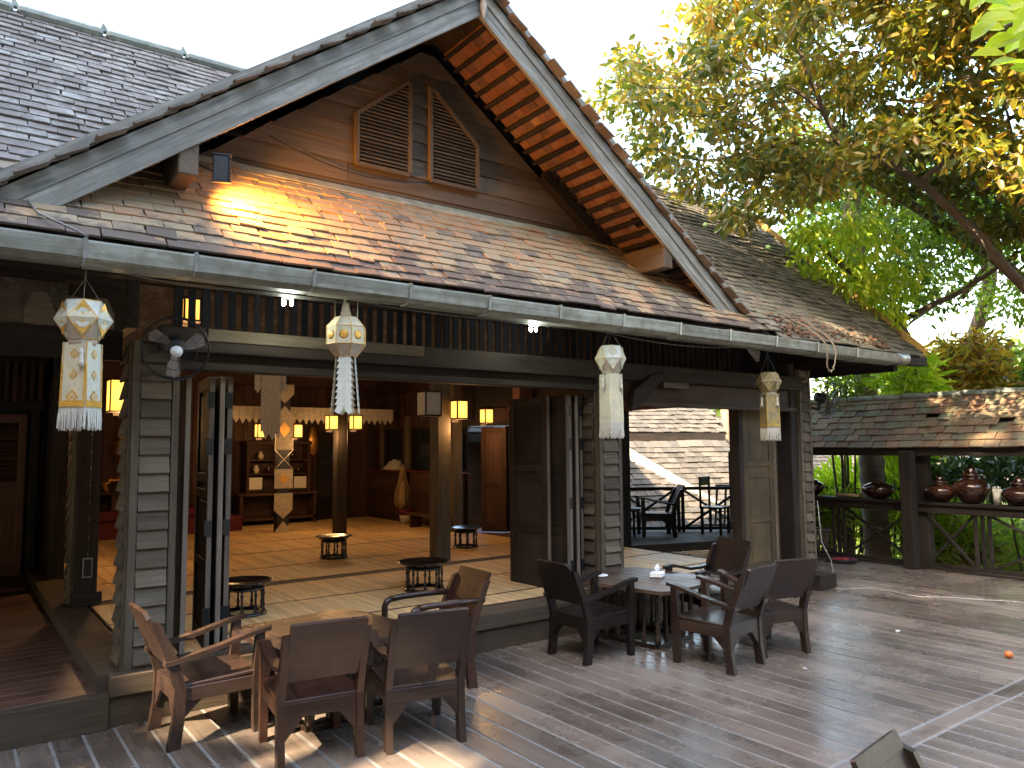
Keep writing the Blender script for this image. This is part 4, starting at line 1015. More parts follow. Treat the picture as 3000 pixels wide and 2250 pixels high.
# ---------------------------------------------------------------- reed mats
ys = [(5.63, 5.98), (6.01, 6.88), (6.905, 7.80), (8.0, 8.98), (9.0, 10.30), (10.33, 11.48), (11.5, 12.62), (12.65, 14.3)]
words_ = ['first reed mat behind the platform edge', 'second reed mat from the platform edge, under two tray tables', 'third reed mat, just before the nearer room post', 'reed mat just behind the broad dark floor strip',
          'reed mat under the two rear tray tables', 'reddish reed mat before the slim dark post', 'reddish reed mat at the foot of the banner post', 'rearmost reed mat along the cabinet and altar']
for (y0, y1), w in zip(ys, words_):
    b = MB(); x0, x1 = 1.08, 7.02 if y0 > 7.7 else 7.56
    nseg = int((y1 - y0) / .11) + 1
    b.box((x0, y0, ZP + .001), (x1, y1, ZP + .010), 1, 0)
    # reeds run across the strip, bundled in narrow bands
    xs = x0 + .01; 
    while xs < x1 - .05:
        wv = R.uniform(.03, .06); xe = min(xs + wv, x1 - .005); sk = R.uniform(-.02, .02) + (y1 - y0) * .0
        c = V(((xs + xe) / 2, (y0 + y1) / 2, ZP + .0125 + R.uniform(0, .002)))
        b.obox(c, (Y_, X_, -Z_), ((y1 - y0) / 2 - .012, (xe - xs) / 2, .002), 0, 0, R.random() + .001); xs = xe + .0008
    b.build('reed_mat', ['reed', 'matedge'], label=w, category='mat', group='reed mats laid across the room floor')
part('floor_strip', pav, 'clap', lambda b: b.box((1.1, 7.83, ZP - .005), (7.55, 7.97, ZP + .012)))

# ---------------------------------------------------------------- furniture in the room
t = thing('display_cabinet', 'brown glazed display cabinet on a low stand at the back wall', 'cabinet', (4.95, 14.12, ZP))
part('stand', t, 'brown', lambda b: (b.box((-.75, -.22, .55), (.75, .22, .60)), b.box((-.72, -.2, .1), (.72, .2, .15)), b.box((-.72, .17, .15), (.72, .2, .55)), b.box((-.72, -.2, 0), (-.66, .2, .55)), b.box((.66, -.2, 0), (.72, .2, .55)), b.box((-.03, -.2, .1), (.03, .2, .55))))
part('carcass', t, 'brown', lambda b: (b.box((-.6, -.18, .60), (-.55, .18, 1.48)), b.box((.55, -.18, .60), (.6, .18, 1.48)), b.box((-.62, -.2, 1.48), (.62, .2, 1.54)), b.box((-.55, .14, .60), (.55, .18, 1.48)), b.box((-.55, -.16, .62), (.55, .16, .65)), b.box((-.04, -.18, .65), (.04, -.14, 1.48))))
for zz in (.92, 1.18): part('shelf', t, 'brown', lambda b: b.box((-.55, -.15, zz), (.55, .14, zz + .02)))
for k, (x, z) in enumerate(((-.42, .66), (.42, .66))):
    o = MB(); o.box((x - .12, -.03, 0), (x + .12, 0, .22), 0, .002); o = o.build('framed_card', 'fringe', label=('white framed card on the left of the cabinet bottom shelf', 'white framed card on the right of the cabinet bottom shelf')[k], category='card'); o.location = (4.95, 14.02, ZP + z)
for k, (x, z, h) in enumerate(((-.38, .945, .16), (-.15, .945, .13), (.2, .945, .17), (.42, .945, .12), (-.3, 1.205, .14), (.3, 1.205, .18))):
    o = MB(); o.lathe([(.03, 0), (.05, h * .3), (.055, h * .6), (.025, h * .85), (.035, h)], (0, 0, 0), 12); o = o.build('small_jar', 'pot' if k % 2 else 'lace', label=('pale jar left on the middle cabinet shelf', 'brown jar second on the middle cabinet shelf', 'tall pale jar third on the middle cabinet shelf', 'low brown jar right on the middle cabinet shelf', 'pale jar left on the top cabinet shelf', 'tall brown jar right on the top cabinet shelf')[k], category='jar', group='jars in the display cabinet'); o.location = (4.95 + x, 14.1, ZP + z)
b = MB(); b.box((-.0, 0, 0), (.62, .04, 1.75), 0, .004)
for zz in (.35, .95, 1.35): b.box((.08, -.012, zz - .2), (.54, .0, zz + .12), 1, .003)
o = b.build('wall_cupboard', ['dark', 'glass'], label='narrow dark glazed cupboard door right of the display cabinet', category='cupboard'); o.location = (5.85, 14.32, ZP)
o = MB(); o.lathe([(.0, 0), (.09, .08), (.11, .3), (.08, .52), (.0, .6)], (0, 0, 0), 14, 0, (X_, Y_ * .4, Z_)); o = o.build('gilded_shield', 'gold', label='oval gilded carving hung on the wall right of the cabinet', category='carving'); o.location = (5.72, 14.25, 1.55)
# lace pelmet
b = MB()
for i in range(30):
    xx = 3.45 + i * .11
    b.prism([(xx, 12.9, 2.42), (xx + .106, 12.9, 2.42), (xx + .106, 12.9, 2.22), (xx + .053, 12.9, 2.12 + .02 * (i % 2)), (xx, 12.9, 2.22)], (0, .006, 0))
b.build('lace_pelmet', 'lace', label='beige lace pelmet with pointed hem hung across the room', category='pelmet')
# beige banner in front
b = MB()
b.prism([(2.50, 7.6, 2.62), (2.70, 7.6, 2.62), (2.70, 7.6, 1.90), (2.685, 7.6, 1.80), (2.655, 7.6, 1.86), (2.62, 7.6, 1.78), (2.585, 7.6, 1.86), (2.55, 7.6, 1.79), (2.52, 7.6, 1.88), (2.50, 7.6, 1.86)], (0, .004, 0))
b.prism([(2.44, 7.62, 2.62), (2.50, 7.62, 2.62), (2.50, 7.62, 2.30), (2.47, 7.62, 2.26), (2.44, 7.62, 2.30)], (0, .004, 0)); b.prism([(2.70, 7.62, 2.62), (2.76, 7.62, 2.62), (2.76, 7.62, 2.30), (2.73, 7.62, 2.26), (2.70, 7.62, 2.30)], (0, .004, 0))
b.build('lace_banner', 'lace', label='long beige banner with torn points hanging inside the room', category='banner')
t = thing('post_banner', 'column of beige diamonds and gold squares hung down the rear post', 'banner', (4.53, 12.55, 0))
part('ribbon', t, 'black', lambda b: b.box((-.10, .01, .42), (.10, .02, 2.66), 0, 0))
def pan(m, pts, y=-.005): part('panel', t, m, lambda b: b.prism([(p[0], y, p[1]) for p in pts], (0, .008, 0)))
w = .155
pan('lace', [(-w, 2.78), (w, 2.78), (w, 2.62), (0, 2.46), (-w, 2.62)])
pan('lace', [(0, 2.42), (w, 2.25), (w, 1.68), (-w, 1.68), (-w, 2.25)]); pan('goldfoil', [(0, 2.15), (.10, 2.02), (0, 1.89), (-.10, 2.02)], -.012)
pan('lace', [(-w, 1.36), (w, 1.36), (w, 1.04), (-w, 1.04)]); pan('goldfoil', [(0, 1.30), (.09, 1.2), (0, 1.10), (-.09, 1.2)], -.012)
pan('lace', [(-w, .96), (w, .96), (w, .68), (0, .54), (-w, .68)]); pan('lace', [(0, .48 + .02), (.13, .35), (0, .2 + .12 * 0 + .18 * 0), (-.13, .35)])
part('crossed_cord', t, 'fringe', lambda b: (b.tube([(-w, 0, 1.68), (w, 0, 1.36)], .006, 4), b.tube([(w, 0, 1.68), (-w, 0, 1.36)], .006, 4)))
# altar
t = thing('altar_steps', 'stepped altar base covered in crimson cloth at the back left', 'altar', (2.2, 13.9, ZP))
part('lower_step', t, 'redcloth', lambda b: b.box((-1.2, -.6, 0), (1.9, .3, .26), 0, .02)); part('upper_step', t, 'redcloth', lambda b: b.box((-1.2, -.25, .26), (1.6, .45, .42), 0, .02))
t = thing('altar_table', 'long dark altar table standing on the crimson steps', 'table', (2.2, 14.0, .72))
part('top', t, 'brown', lambda b: b.box((-1.1, -.22, .26), (1.2, .25, .31))); [part('leg', t, 'brown', lambda b: b.box((a - .04, -.18, 0), (a + .04, .18, .26))) for a in (-1.0, 0, 1.1)]
t = thing('carved_stand', 'small carved stand with curling gilded legs below the golden reliquary', 'stand', (2.28, 13.85, 1.03))
part('top', t, 'gold', lambda b: b.box((-.2, -.14, .17), (.2, .14, .21), 0, .01))
for a in (-1, 1):
    for c in (-1, 1): part('leg', t, 'gold', lambda b: b.tube([(a * .17, c * .1, .17), (a * .24, c * .12, .12), (a * .21, c * .12, .04), (a * .18, c * .1, 0)], [.03, .026, .018, .022], 8))
b = MB(); b.lathe([(.12, 0), (.12, .03), (.06, .05), (.05, .12), (.07, .2), (.05, .28), (.10, .34), (.17, .40), (.18, .46), (.13, .52), (.16, .55), (.14, .62), (.09, .68), (.11, .70), (.07, .76), (.04, .82), (.02, .88), (.008, .95), (.006, 1.12)], (0, 0, 0), 24)
o = b.build('golden_reliquary', 'gold', label='golden spired reliquary on the altar seen left of the column', category='reliquary'); o.location = (2.28, 13.85, 1.24)
t = MB(); t.lathe([(.09, 0), (.15, .02), (.16, .1), (.15, .18), (.09, .2)], (0, 0, 0), 22, 0, (Y_, Z_, X_)); t.lathe([(.10, -.004), (.0, -.003)], (0, 0, 0), 22, 1, (Y_, Z_, X_))
o = t.build('small_drum', ['fringe', 'pot'], label='pale rimmed small drum standing on the crimson cloth', category='drum'); o.location = (3.55, 13.55, .74)
# counters
def counter(y0, y1, z1, label):
    t = thing('board_counter', label, 'counter', (6.95, (y0 + y1) / 2, ZP)); h = (y1 - y0) / 2
    part('body', t, 'dark', lambda b: b.box((-.02, -h, 0), (.14, h, z1)))
    z = .02
    while z < z1 - .05:
        part('board', t, 'brown', lambda b: b.obox((-.028, 0, z + .055), (Y_, V((.99, 0, .12)), V((-.12, 0, .99))), (h, .008, .06), 0, .002)); z += .115
    part('cloth_top', t, 'redcloth', lambda b: b.box((-.10, -h - .02, z1), (.18, h + .02, z1 + .025), 0, .005))
counter(12.75, 14.25, .95, 'dark board counter topped with crimson cloth, left rear')
counter(10.95, 12.55, .95, 'dark board counter topped with crimson cloth, right behind the nearer post')
b = MB(); q = random.Random(3)
for i in range(14):
    for j in range(8):
        def f(i, j):
            u, v = i / 14, j / 8; return V((6.88 + .3 * v, 13.0 + .75 * u, 1.28 + .17 * math.sin(PI * min(u * 1.1, 1)) * math.sin(PI * v) ** .5 * (1 + .35 * math.sin(i * 1.9) * math.cos(j * 1.3))))
        b.poly([f(i, j), f(i, j + 1), f(i + 1, j + 1), f(i + 1, j)])
b.build('cloth_bundle', 'fringe', label='rumpled pale cloth bundle lying on the left rear counter', category='cloth')
t = thing('fish_trap', 'long straw fish trap hanging before the counter', 'fish trap', (6.83, 12.66, .58))
part('weave', t, 'strawb', lambda b: [b.tube([V((rr * math.cos(a), rr * math.sin(a), zz)) for rr, zz in ((.10, 0), (.15, .12), (.14, .3), (.08, .5), (.05, .68), (.03, .78))], .006, 4) for a in [2 * PI * k / 18 for k in range(18)]])
part('core', t, 'strawb', lambda b: b.lathe([(.06, 0), (.08, .15), (.07, .35), (.03, .5)], (0, 0, 0), 12))
t = thing('patterned_basket', 'small basket with red rim and white pattern on the mat', 'basket', (6.80, 12.45, ZP + .015))
part('body', t, 'fringe', lambda b: b.lathe([(.11, 0), (.14, .16)], (0, 0, 0), 18)); part('rim', t, 'redcloth', lambda b: b.lathe([(.14, .16), (.15, .17), (.15, .26), (.13, .27)], (0, 0, 0), 18))
part('pattern', t, 'redcloth', lambda b: [b.prism([V((.127 * math.cos(a) * 1.0, .127 * math.sin(a), .03 + .05 * r)), V((.131 * math.cos(a + .09), .131 * math.sin(a + .09), .05 + .05 * r)), V((.133 * math.cos(a), .133 * math.sin(a), .07 + .05 * r))], V((math.cos(a), math.sin(a), 0)) * .008) for r in range(2) for a in [2 * PI * (k + .5 * r) / 14 for k in range(14)]])
t = thing('leaning_picture', 'framed picture leaning on the counter by the brown shutter', 'picture', (7.02, 11.25, 1.28))
part('frame', t, 'black', lambda b: (b.beam((0, -.16, 0), (.08, -.16, .62), .02, .025), b.beam((0, .2, 0), (.08, .2, .62), .02, .025), b.beam((0, -.16, 0), (0, .2, 0), .02, .025), b.beam((.08, -.16, .62), (.08, .2, .62), .02, .025), b.beam((.06, -.16, .46), (.06, .2, .46), .02, .02)))
part('print', t, ['fringe', 'paperb'], lambda b: (b.prism([(.005, -.15, .02), (.005, .19, .02), (.085, .19, .6), (.085, -.15, .6)], (.004, 0, 0)), b.prism([(-.002, -.09, .06), (-.002, .15, .06), (.045, .13, .42), (.045, -.07, .42)], (.003, 0, 0), 1)))
t = thing('wooden_bench', 'low dark bench behind the farthest right tray table', 'bench', (6.62, 11.35, ZP + .015), PI / 2)
part('seat', t, 'brown', lambda b: b.box((-.55, -.13, .22), (.55, .13, .26))); [part('leg', t, 'brown', lambda b: b.box((a - .03, -.11, 0), (a + .03, .11, .22))) for a in (-.45, .45)]
b = MB(); b.box((-.14, -.1, 0), (.14, .1, .34), 0, .01); b.box((-.2, -.14, -.05), (.2, .14, 0), 0, .01)
o = b.build('wooden_box', 'brickred', label='reddish wooden box on a shelf above the dark rear door', category='box'); o.location = (7.62, 10.0, 2.16 + .2)

# ---------------------------------------------------------------- right side: raised side deck and its furniture
sd = part('raised_side_deck', None, 'kerb', lambda b: b.prism([(7.7, 7.75, .18), (9.4, 7.2, .18), (11.1, 6.95, .18), (11.5, 7.2, .18), (9.4, 9.9, .18), (7.7, 9.9, .18)], (0, 0, .12)), kind='structure')
rl = thing('deck_railing', 'dark railing with crossed braces closing the raised side deck', 'railing')
A_, B_ = V((8.75, 9.1, .3)), V((11.35, 7.15, .3)); dv = (B_ - A_); n_ = 3
part('top_rail', rl, 'dark', lambda b: b.beam(A_ + Z_ * .70, B_ + Z_ * .70, .09, .05)); part('bottom_rail', rl, 'dark', lambda b: b.beam(A_ + Z_ * .06, B_ + Z_ * .06, .06, .05))
for k in range(n_ + 1):
    P0 = A_ + dv * (k / n_)
    for j in (-1, 0, 1): part('post', rl, 'dark', lambda b: b.beam(P0 + dv.normalized() * .07 * j, P0 + dv.normalized() * .07 * j + Z_ * .69, .04, .05, dv))
    if k < n_:
        P1 = A_ + dv * ((k + 1) / n_)
        part('brace', rl, 'barge', lambda b: b.beam(P0 + dv.normalized() * .1 + Z_ * .66, P1 - dv.normalized() * .1 + Z_ * .08, .03, .04, Z_))
        part('brace', rl, 'dark', lambda b: b.beam(P0 + dv.normalized() * .1 + Z_ * .08 + V((-.02, -.03, 0)), P1 - dv.normalized() * .1 + Z_ * .66 + V((-.02, -.03, 0)), .03, .04, Z_))
c1 = chair('armchair', 'black armchair on the raised side deck beyond the room', 'chair_dk', 'slope'); c1.location = (8.95, 8.32, .30); c1.rotation_euler = (0, 0, .95)
t = thing('low_table', 'black low table at left of the raised side deck', 'table', (8.45, 8.62, .30), .2)
part('top', t, 'chair_dk', lambda b: b.lathe([(.34, .40), (.35, .41), (.35, .44), (.0, .445)], (0, 0, 0), 8)); [part('leg', t, 'chair_dk', lambda b: b.lathe([(.02, 0), (.03, .12), (.018, .2), (.028, .4)], (.22 * math.cos(a), .22 * math.sin(a), 0), 8)) for a in (0.4, 2.0, 3.5, 5.1)]
t = thing('tall_stool', 'black square stool with green bottle rack by the side railing', 'stool', (9.85, 7.9, .30), .3)
part('seat', t, 'chair_dk', lambda b: b.box((-.2, -.18, .40), (.2, .18, .43))); [part('leg', t, 'chair_dk', lambda b: b.box((a * .17 - .02, c * .15 - .02, 0), (a * .17 + .02, c * .15 + .02, .4))) for a in (-1, 1) for c in (-1, 1)]
part('back', t, 'chair_dk', lambda b: (b.box((-.2, .15, .4), (-.17, .18, .9)), b.box((.17, .15, .4), (.2, .18, .9)), b.box((-.17, .155, .76), (.17, .175, .9))))

# step box and power lead
b = MB(); b.box((0, 0, 0), (.34, .30, .17), 0, .006); o = b.build('timber_step', 'dark', label='small dark timber step at the right column foot', category='step'); o.location = (8.22, 5.10, 0)
b = MB(); b.tube([(8.55, 5.15, .01), (8.45, 5.0, .008), (8.75, 4.85, .008), (8.80, 4.6, .008), (8.72, 4.35, .008), (8.72, 4.2, .008), (8.95, 3.98, .008), (9.05, 3.72, .008), (9.2, 3.52, .008), (9.28, 3.3, .008), (9.3, 2.6, .008)], .007, 6)
b.build('power_lead', 'cable', label='pale power lead lying across the deck on the right', category='cable')
b = MB(); b.tube([(8.70, 5.40, 1.0), (8.72, 5.38, .5), (8.78, 5.30, .28), (8.80, 5.28, .05), (8.72, 5.22, .012), (8.55, 5.15, .012)], .006, 6); b.build('wall_flex', 'cable', label='loose pale flex dropping down beside the right column', category='cable')
o = MB(); o.lathe([(0, 0), (.028, .012), (.033, .03), (.024, .05), (0, .056)], (0, 0, 0), 14); o = o.build('orange_fruit', 'fruit', label='small orange fruit fallen on the bare deck at right', category='fruit'); o.location = (6.82, 2.63, 0)
for k, (x, y, s) in enumerate(((7.0, 3.6, 1.0), (5.45, 4.0, .8), (5.30, 3.45, .6), (6.05, 3.9, .6))):
    o = MB(); c = V((0, 0, .006)); o.prism([(-.03 * s, 0, .003), (0, -.018 * s, .003), (.035 * s, 0, .003), (0, .02 * s, .003)], (0, 0, .003)); o = o.build('fallen_petal', 'tissue' if k % 2 == 0 else 'litter', label=('white petal on the deck midway to the orange fruit', 'brown curled petal behind the outermost right armchair', 'white crumb of petal before the outermost right armchair', 'small brown petal right of the outermost armchair')[k], category='petal', group='petals fallen on the deck'); o.location = (x, y, .002); o.rotation_euler = (0, 0, k)
b = MB(); q = random.Random(8)
for _ in range(170):
    x, y = q.uniform(-1, 9), q.uniform(-1, 5.2); s = q.uniform(.003, .009); a = q.random() * 6
    b.poly([(x + s * math.cos(a + k * PI / 2), y + s * math.sin(a + k * PI / 2), .004) for k in range(4)], 0, q.random() + .01)
b.build('deck_litter', 'litter', label='tiny crumbs and specks scattered over the deck boards', category='litter', kind='stuff')

# ---------------------------------------------------------------- roofed fence with pots
fe = thing('roofed_fence', 'dark timber fence with shelf rail under its own tiled roof', 'fence')
FX = 10.9
part('shelf_rail', fe, 'dark', lambda b: b.box((FX - .10, -3, .86), (FX + .16, 8.2, .90))); part('rail_apron', fe, 'dark', lambda b: b.box((FX - .06, -3, .75), (FX - .02, 8.2, .86)))
part('eave_plate', fe, 'dark', lambda b: b.box((FX - .12, -3, 1.53), (FX, 8.2, 1.66))); part('ridge_plate', fe, 'dark', lambda b: b.box((FX + .5, -3, 2.2), (FX + .58, 8.2, 2.3)))
part('floor_rail', fe, 'dark', lambda b: (b.box((FX - .05, -3, .02), (FX + .03, 8.2, .07)), b.box((FX - .18, -3, .0), (FX - .14, 8.2, .03))))
for y in (8.1, 5.24, 2.4, -.4): part('post', fe, 'dark', lambda b: b.box((FX - .34, y - .09, 0), (FX - .18, y + .07, 1.6), 0, .01)); part('post', fe, 'dark', lambda b: b.box((FX - .0, y - .13, 0), (FX + .17, y + .05, 1.6), 0, .01))
y = 7.9
ysl = [7.9, 6.42, 4.42, 2.9, 1.0, -.6]
for y in ysl:
    for j in (-1, 0, 1): part('slat', fe, 'dark', lambda b: b.box((FX - .02, y + .085 * j - .022, .07), (FX + .02, y + .085 * j + .022, .75)))
for a, c in ((7.78, 6.54), (6.3, 5.34), (5.12, 4.54), (4.3, 3.0), (2.78, 2.5), (2.3, 1.1), (.9, -.5)):
    part('brace', fe, 'dark', lambda b: b.beam((FX, a, .74), (FX, c, .08), .03, .05, X_)); part('brace', fe, 'dark', lambda b: b.beam((FX + .035, a, .08), (FX + .035, c, .74), .03, .05, X_))
fd = V((.72, 0, .74)).normalized()
part('roof_boarding', fe, 'dark', lambda b: b.prism([(FX - .15, -3, 1.63), (FX - .15, 8.2, 1.63), (FX + .55, 8.2, 2.35), (FX + .55, -3, 2.35)], (.01, 0, -.012)))
part('rear_roof_slope', fe, 'tile_right', lambda b: b.prism([(FX + 1.25, -3, 1.63), (FX + 1.25, 8.2, 1.63), (FX + .55, 8.2, 2.35), (FX + .55, -3, 2.35)], (.0, 0, -.03)))
print('fence', roof_tiles(fe, (FX - .19, 8.15, 1.635), (0, -1, 0), fd, 56, 8, .185, .13, 'tile_fence', lambda P, u, v: True, 300, seed=9, wob=.012, miss=.012, thick=.016, sag=.006))
part('ridge_capping', fe, 'ridge', lambda b: [b.beam((FX + .55, 8.15 - .42 * k, 2.40 + R.uniform(-.008, .008)), (FX + .55, 8.15 - .42 * k - .40, 2.385), .17, .075, Z_, 0, .02, R.random()) for k in range(26)])
def pot(y, s, h, lid, label):
    t = thing('clay_pot', label, 'pot', (FX + .03, y, .902), 0, 'glazed pots on the fence rail')
    part('body', t, 'pot', lambda b: b.lathe([(.06 * s, 0), (.10 * s, .02), (.17 * s, .09 * h), (.19 * s, .13 * h), (.165 * s, .18 * h), (.09 * s, .215 * h), (.075 * s, .225 * h), (.09 * s, .235 * h)], (0, 0, 0), 26))
    if lid: part('lid', t, 'pot', lambda b: b.lathe([(.09 * s, .235 * h), (.085 * s, .26 * h), (.05 * s, .275 * h), (.055 * s, .30 * h), (.03 * s, .32 * h), (.0, .34 * h)], (0, 0, 0), 20))
pot(6.86, .95, 1.05, False, 'leftmost glazed brown pot half hidden behind the right column')
pot(5.80, 1.25, 1.05, False, 'wide brown pot without lid between palm trunk and fence posts')
pot(4.94, 1.12, 1.1, True, 'lidded brown pot just right of the fence posts')
pot(4.54, 1.22, 1.5, True, 'tallest lidded brown pot beside the pale glass')
pot(3.98, 1.12, 1.1, True, 'lidded brown pot cut by the right picture edge')
b = MB(); b.lathe([(.045, 0), (.055, .2), (.052, .2), (.042, .01), (0, .01)], (0, 0, 0), 14); [b.tube([(.02 * math.cos(k), .02 * math.sin(k), .02), (.04 * math.cos(k), .04 * math.sin(k), .235)], .004, 4) for k in range(8)]
o = b.build('glass_of_sticks', 'fringe', label='pale tumbler holding sticks on the fence rail', category='tumbler'); o.location = (FX + .03, 4.24, .902)
b = MB(); b.tube([(0, 0, 0), (0, .42, .0)], .028, 10); o = b.build('bamboo_tube', 'strawb', label='short bamboo tube lying on the fence rail by the wide pot', category='bamboo'); o.location = (FX + .03, 6.05, .93)
t = thing('laundry_basket', 'dark openwork basket standing on the deck in the fence corner', 'basket', (10.55, 6.62, 0))
part('rim', t, 'wicker', lambda b: b.tube([(.25 * math.cos(2 * PI * k / 24), .21 * math.sin(2 * PI * k / 24), .42) for k in range(25)], .018, 6, 0, False))
part('weave', t, 'wicker', lambda b: ([b.tube([(.17 * math.cos(a), .14 * math.sin(a), .0), (.24 * math.cos(a), .20 * math.sin(a), .42)], .007, 4) for a in [2 * PI * k / 26 for k in range(26)]], [b.tube([((.17 + .07 * z / .42) * math.cos(2 * PI * k / 20), (.14 + .06 * z / .42) * math.sin(2 * PI * k / 20), z) for k in range(21)], .007, 4, 0, False) for z in (.02, .07, .12, .17, .22, .27, .32, .37)]))
t = thing('flower_tray', 'dark tray of small red flowers before the openwork basket', 'tray', (10.42, 6.12, 0))
part('tray', t, 'black', lambda b: b.lathe([(.0, 0), (.18, 0), (.22, .06), (.21, .065), (.17, .012), (0, .012)], (0, 0, 0), 20))
part('flowers', t, 'redtile', lambda b: [b.lathe([(0, 0), (.022, .01), (.012, .03), (0, .034)], (R.uniform(-.13, .13), R.uniform(-.13, .13), .03), 6) for _ in range(40)], kind='stuff')

# ---------------------------------------------------------------- far houses
def far_house(label, O, U, Vd, nu, nv, tw, ex, seed, extra=None, wall=True):
    t = thing('tiled_house', label, 'house'); O, U, Vd = V(O), V(U).normalized(), V(Vd).normalized(); Wd, Hd = nu * tw, nv * ex
    rf = part('roof', t, 'dark', lambda b: b.prism([O, O + U * Wd, O + U * Wd + Vd * Hd, O + Vd * Hd], (0, 0, -.04)))
    roof_tiles(rf, O, U, Vd, nu, nv, tw, ex, 'tile_far', lambda P, u, v: 0 < u < Wd, 0, seed=seed, thick=.03, wob=.02, sag=.008)
    V2 = V((-Vd.x, -Vd.y, Vd.z)); T0 = O + Vd * Hd
    part('rear_roof', t, 'tile_far', lambda b: b.prism([T0, T0 + U * Wd, T0 + U * Wd - V2 * Hd, T0 - V2 * Hd], (0, 0, -.04)))
    if wall: part('wall', t, 'brown', lambda b: b.prism([(p.x, p.y, -1.6) for p in (O + U * .4 + V((Vd.x, Vd.y, 0)) * .5, O + U * (Wd - .4) + V((Vd.x, Vd.y, 0)) * .5, O + U * (Wd - .4) + V((Vd.x, Vd.y, 0)) * (2 * Hd * .75), O + U * .4 + V((Vd.x, Vd.y, 0)) * (2 * Hd * .75))], (0, 0, O.z + 1.7)))
    return t
h1 = far_house('low house with sunlit tiled roof seen through the right bay', (9.2, 12.2, .0), (1, -.42, 0), (.35, .85, .86), 26, 15, .22, .17, 31)
part('bargeboard', h1, 'barge', lambda b: b.beam((11.55, 13.75, 2.5), (13.55, 10.8, .35), .06, .26))
part('rafter', h1, 'brickred', lambda b: [b.beam((12.7 + .1 * k, 11.7 - .12 * k, .75 - .1 * k), (13.3 + .1 * k, 12.2 - .12 * k, .75 - .1 * k), .05, .06) for k in range(4)])
h2 = far_house('taller tiled house just behind the side deck, under its eave', (8.6, 14.6, 2.0), (1, -.35, 0), (.32, .85, .75), 34, 14, .22, .17, 32)
part('eave_beam', h2, 'dark', lambda b: b.beam((8.6, 14.55, 1.9), (15.5, 12.1, 1.9), .12, .18))
h3 = far_house('wide pale tiled roof beyond the palm trunk', (15.0, 17.0, .0), (1, -.5, 0), (.45, .85, .70), 60, 30, .24, .19, 33)

# garden railing and palm
gr_ = thing('garden_railing', 'thin dark garden railing with tilted balusters before the palm', 'railing')
part('top_rail', gr_, 'dark', lambda b: b.beam((12.0, 9.6, .92), (13.3, 6.2, .92), .04, .04))
for k in range(22):
    P0 = V((12.0, 9.6, 0)).lerp(V((13.3, 6.2, 0)), k / 21); part('baluster', gr_, 'dark', lambda b: b.beam(P0 + V((0, .06, -.2)), P0 + V((0, -.04, .9)), .03, .04, X_))
pt = thing('palm_tree', 'palm with thick ringed trunk behind the fence', 'palm')
px_, py_ = 12.35, 6.62
def trunk(b):
    pts, rs = [], []
    for k in range(60):
        z = -1.6 + k * .13; pts.append((px_ + .02 * math.sin(z), py_ + .03 * z, z)); rs.append(.205 - .008 * z + (.012 if k % 2 else -.008) + (.06 if z < -1.2 else 0))
    b.tube(pts, rs, 18)
part('trunk', pt, 'palmbark', trunk)
def frond(b, base, az, el, L, w=.5, droop=.5, r=None, m=0, n=26):
    d = V((math.cos(az) * math.cos(el), math.sin(az) * math.cos(el), math.sin(el))); p = V(base); pts = [p.copy()]
    for k in range(n):
        d = (d + V((0, 0, -droop / n))).normalized(); p = p + d * (L / n); pts.append(p.copy())
    b.tube(pts, [.02 * (1 - k / (n + 2)) + .003 for k in range(len(pts))], 4, m, False)
    for k in range(2, n):
        c = pts[k]; t = (pts[k] - pts[k - 1]).normalized(); s = t.cross(Z_).normalized(); ll = w * math.sin(PI * (k / n) ** .7) + .05
        for sg in (-1, 1):
            e = c + (s * sg + t * .7 + V((0, 0, -.25))).normalized() * ll; mid = (c + e) / 2 + Z_ * .02
            b.poly([c - t * .012, mid - t * .018, e, mid + t * .018, c + t * .012], m, R.random() + .001)
def palm_crown(b):
    for k in range(16): frond(b, (px_ - .1, py_ + .2, 6.1), k * 2.4, R.uniform(-.2, 1.0), 3.2, .6, 1.4)
part('crown', pt, 'leaf_green', palm_crown)
p2 = thing('palm_tree', 'smaller palm showing pale fronds above the right tiles', 'palm')
part('trunk', p2, 'palmbark', lambda b: b.tube([(17, 13.2, -1.6), (16.9, 13.1, 3), (16.7, 13, 6.2)], [.16, .13, .11], 12))
part('crown', p2, 'leaf_lime', lambda b: [frond(b, (16.7, 13, 6.2), k * 2.1, R.uniform(-.3, .9), 2.6, .55, 1.5) for k in range(15)])
p3 = thing('palm_tree', 'fan of palm fronds behind the croton bush at right', 'palm')
part('trunk', p3, 'palmbark', lambda b: b.tube([(19.2, 7.6, -1.6), (19.2, 7.6, 2.6)], [.16, .12], 10))
part('crown', p3, 'leaf_green', lambda b: [frond(b, (19.2, 7.6, 2.6), k * 2.3, R.uniform(.2, 1.1), 1.9, .45, 1.2) for k in range(14)])

# parasol tip
t = thing('red_parasol', 'edge of a red parasol behind the roofed fence', 'parasol', (18.2, 5.6, 0))
part('canopy', t, 'redtile', lambda b: b.lathe([(1.5, 2.95), (.0, 3.45)], (0, 0, 0), 8)); part('pole', t, 'metal', lambda b: b.tube([(0, 0, -1.6), (0, 0, 3.4)], .03, 8))

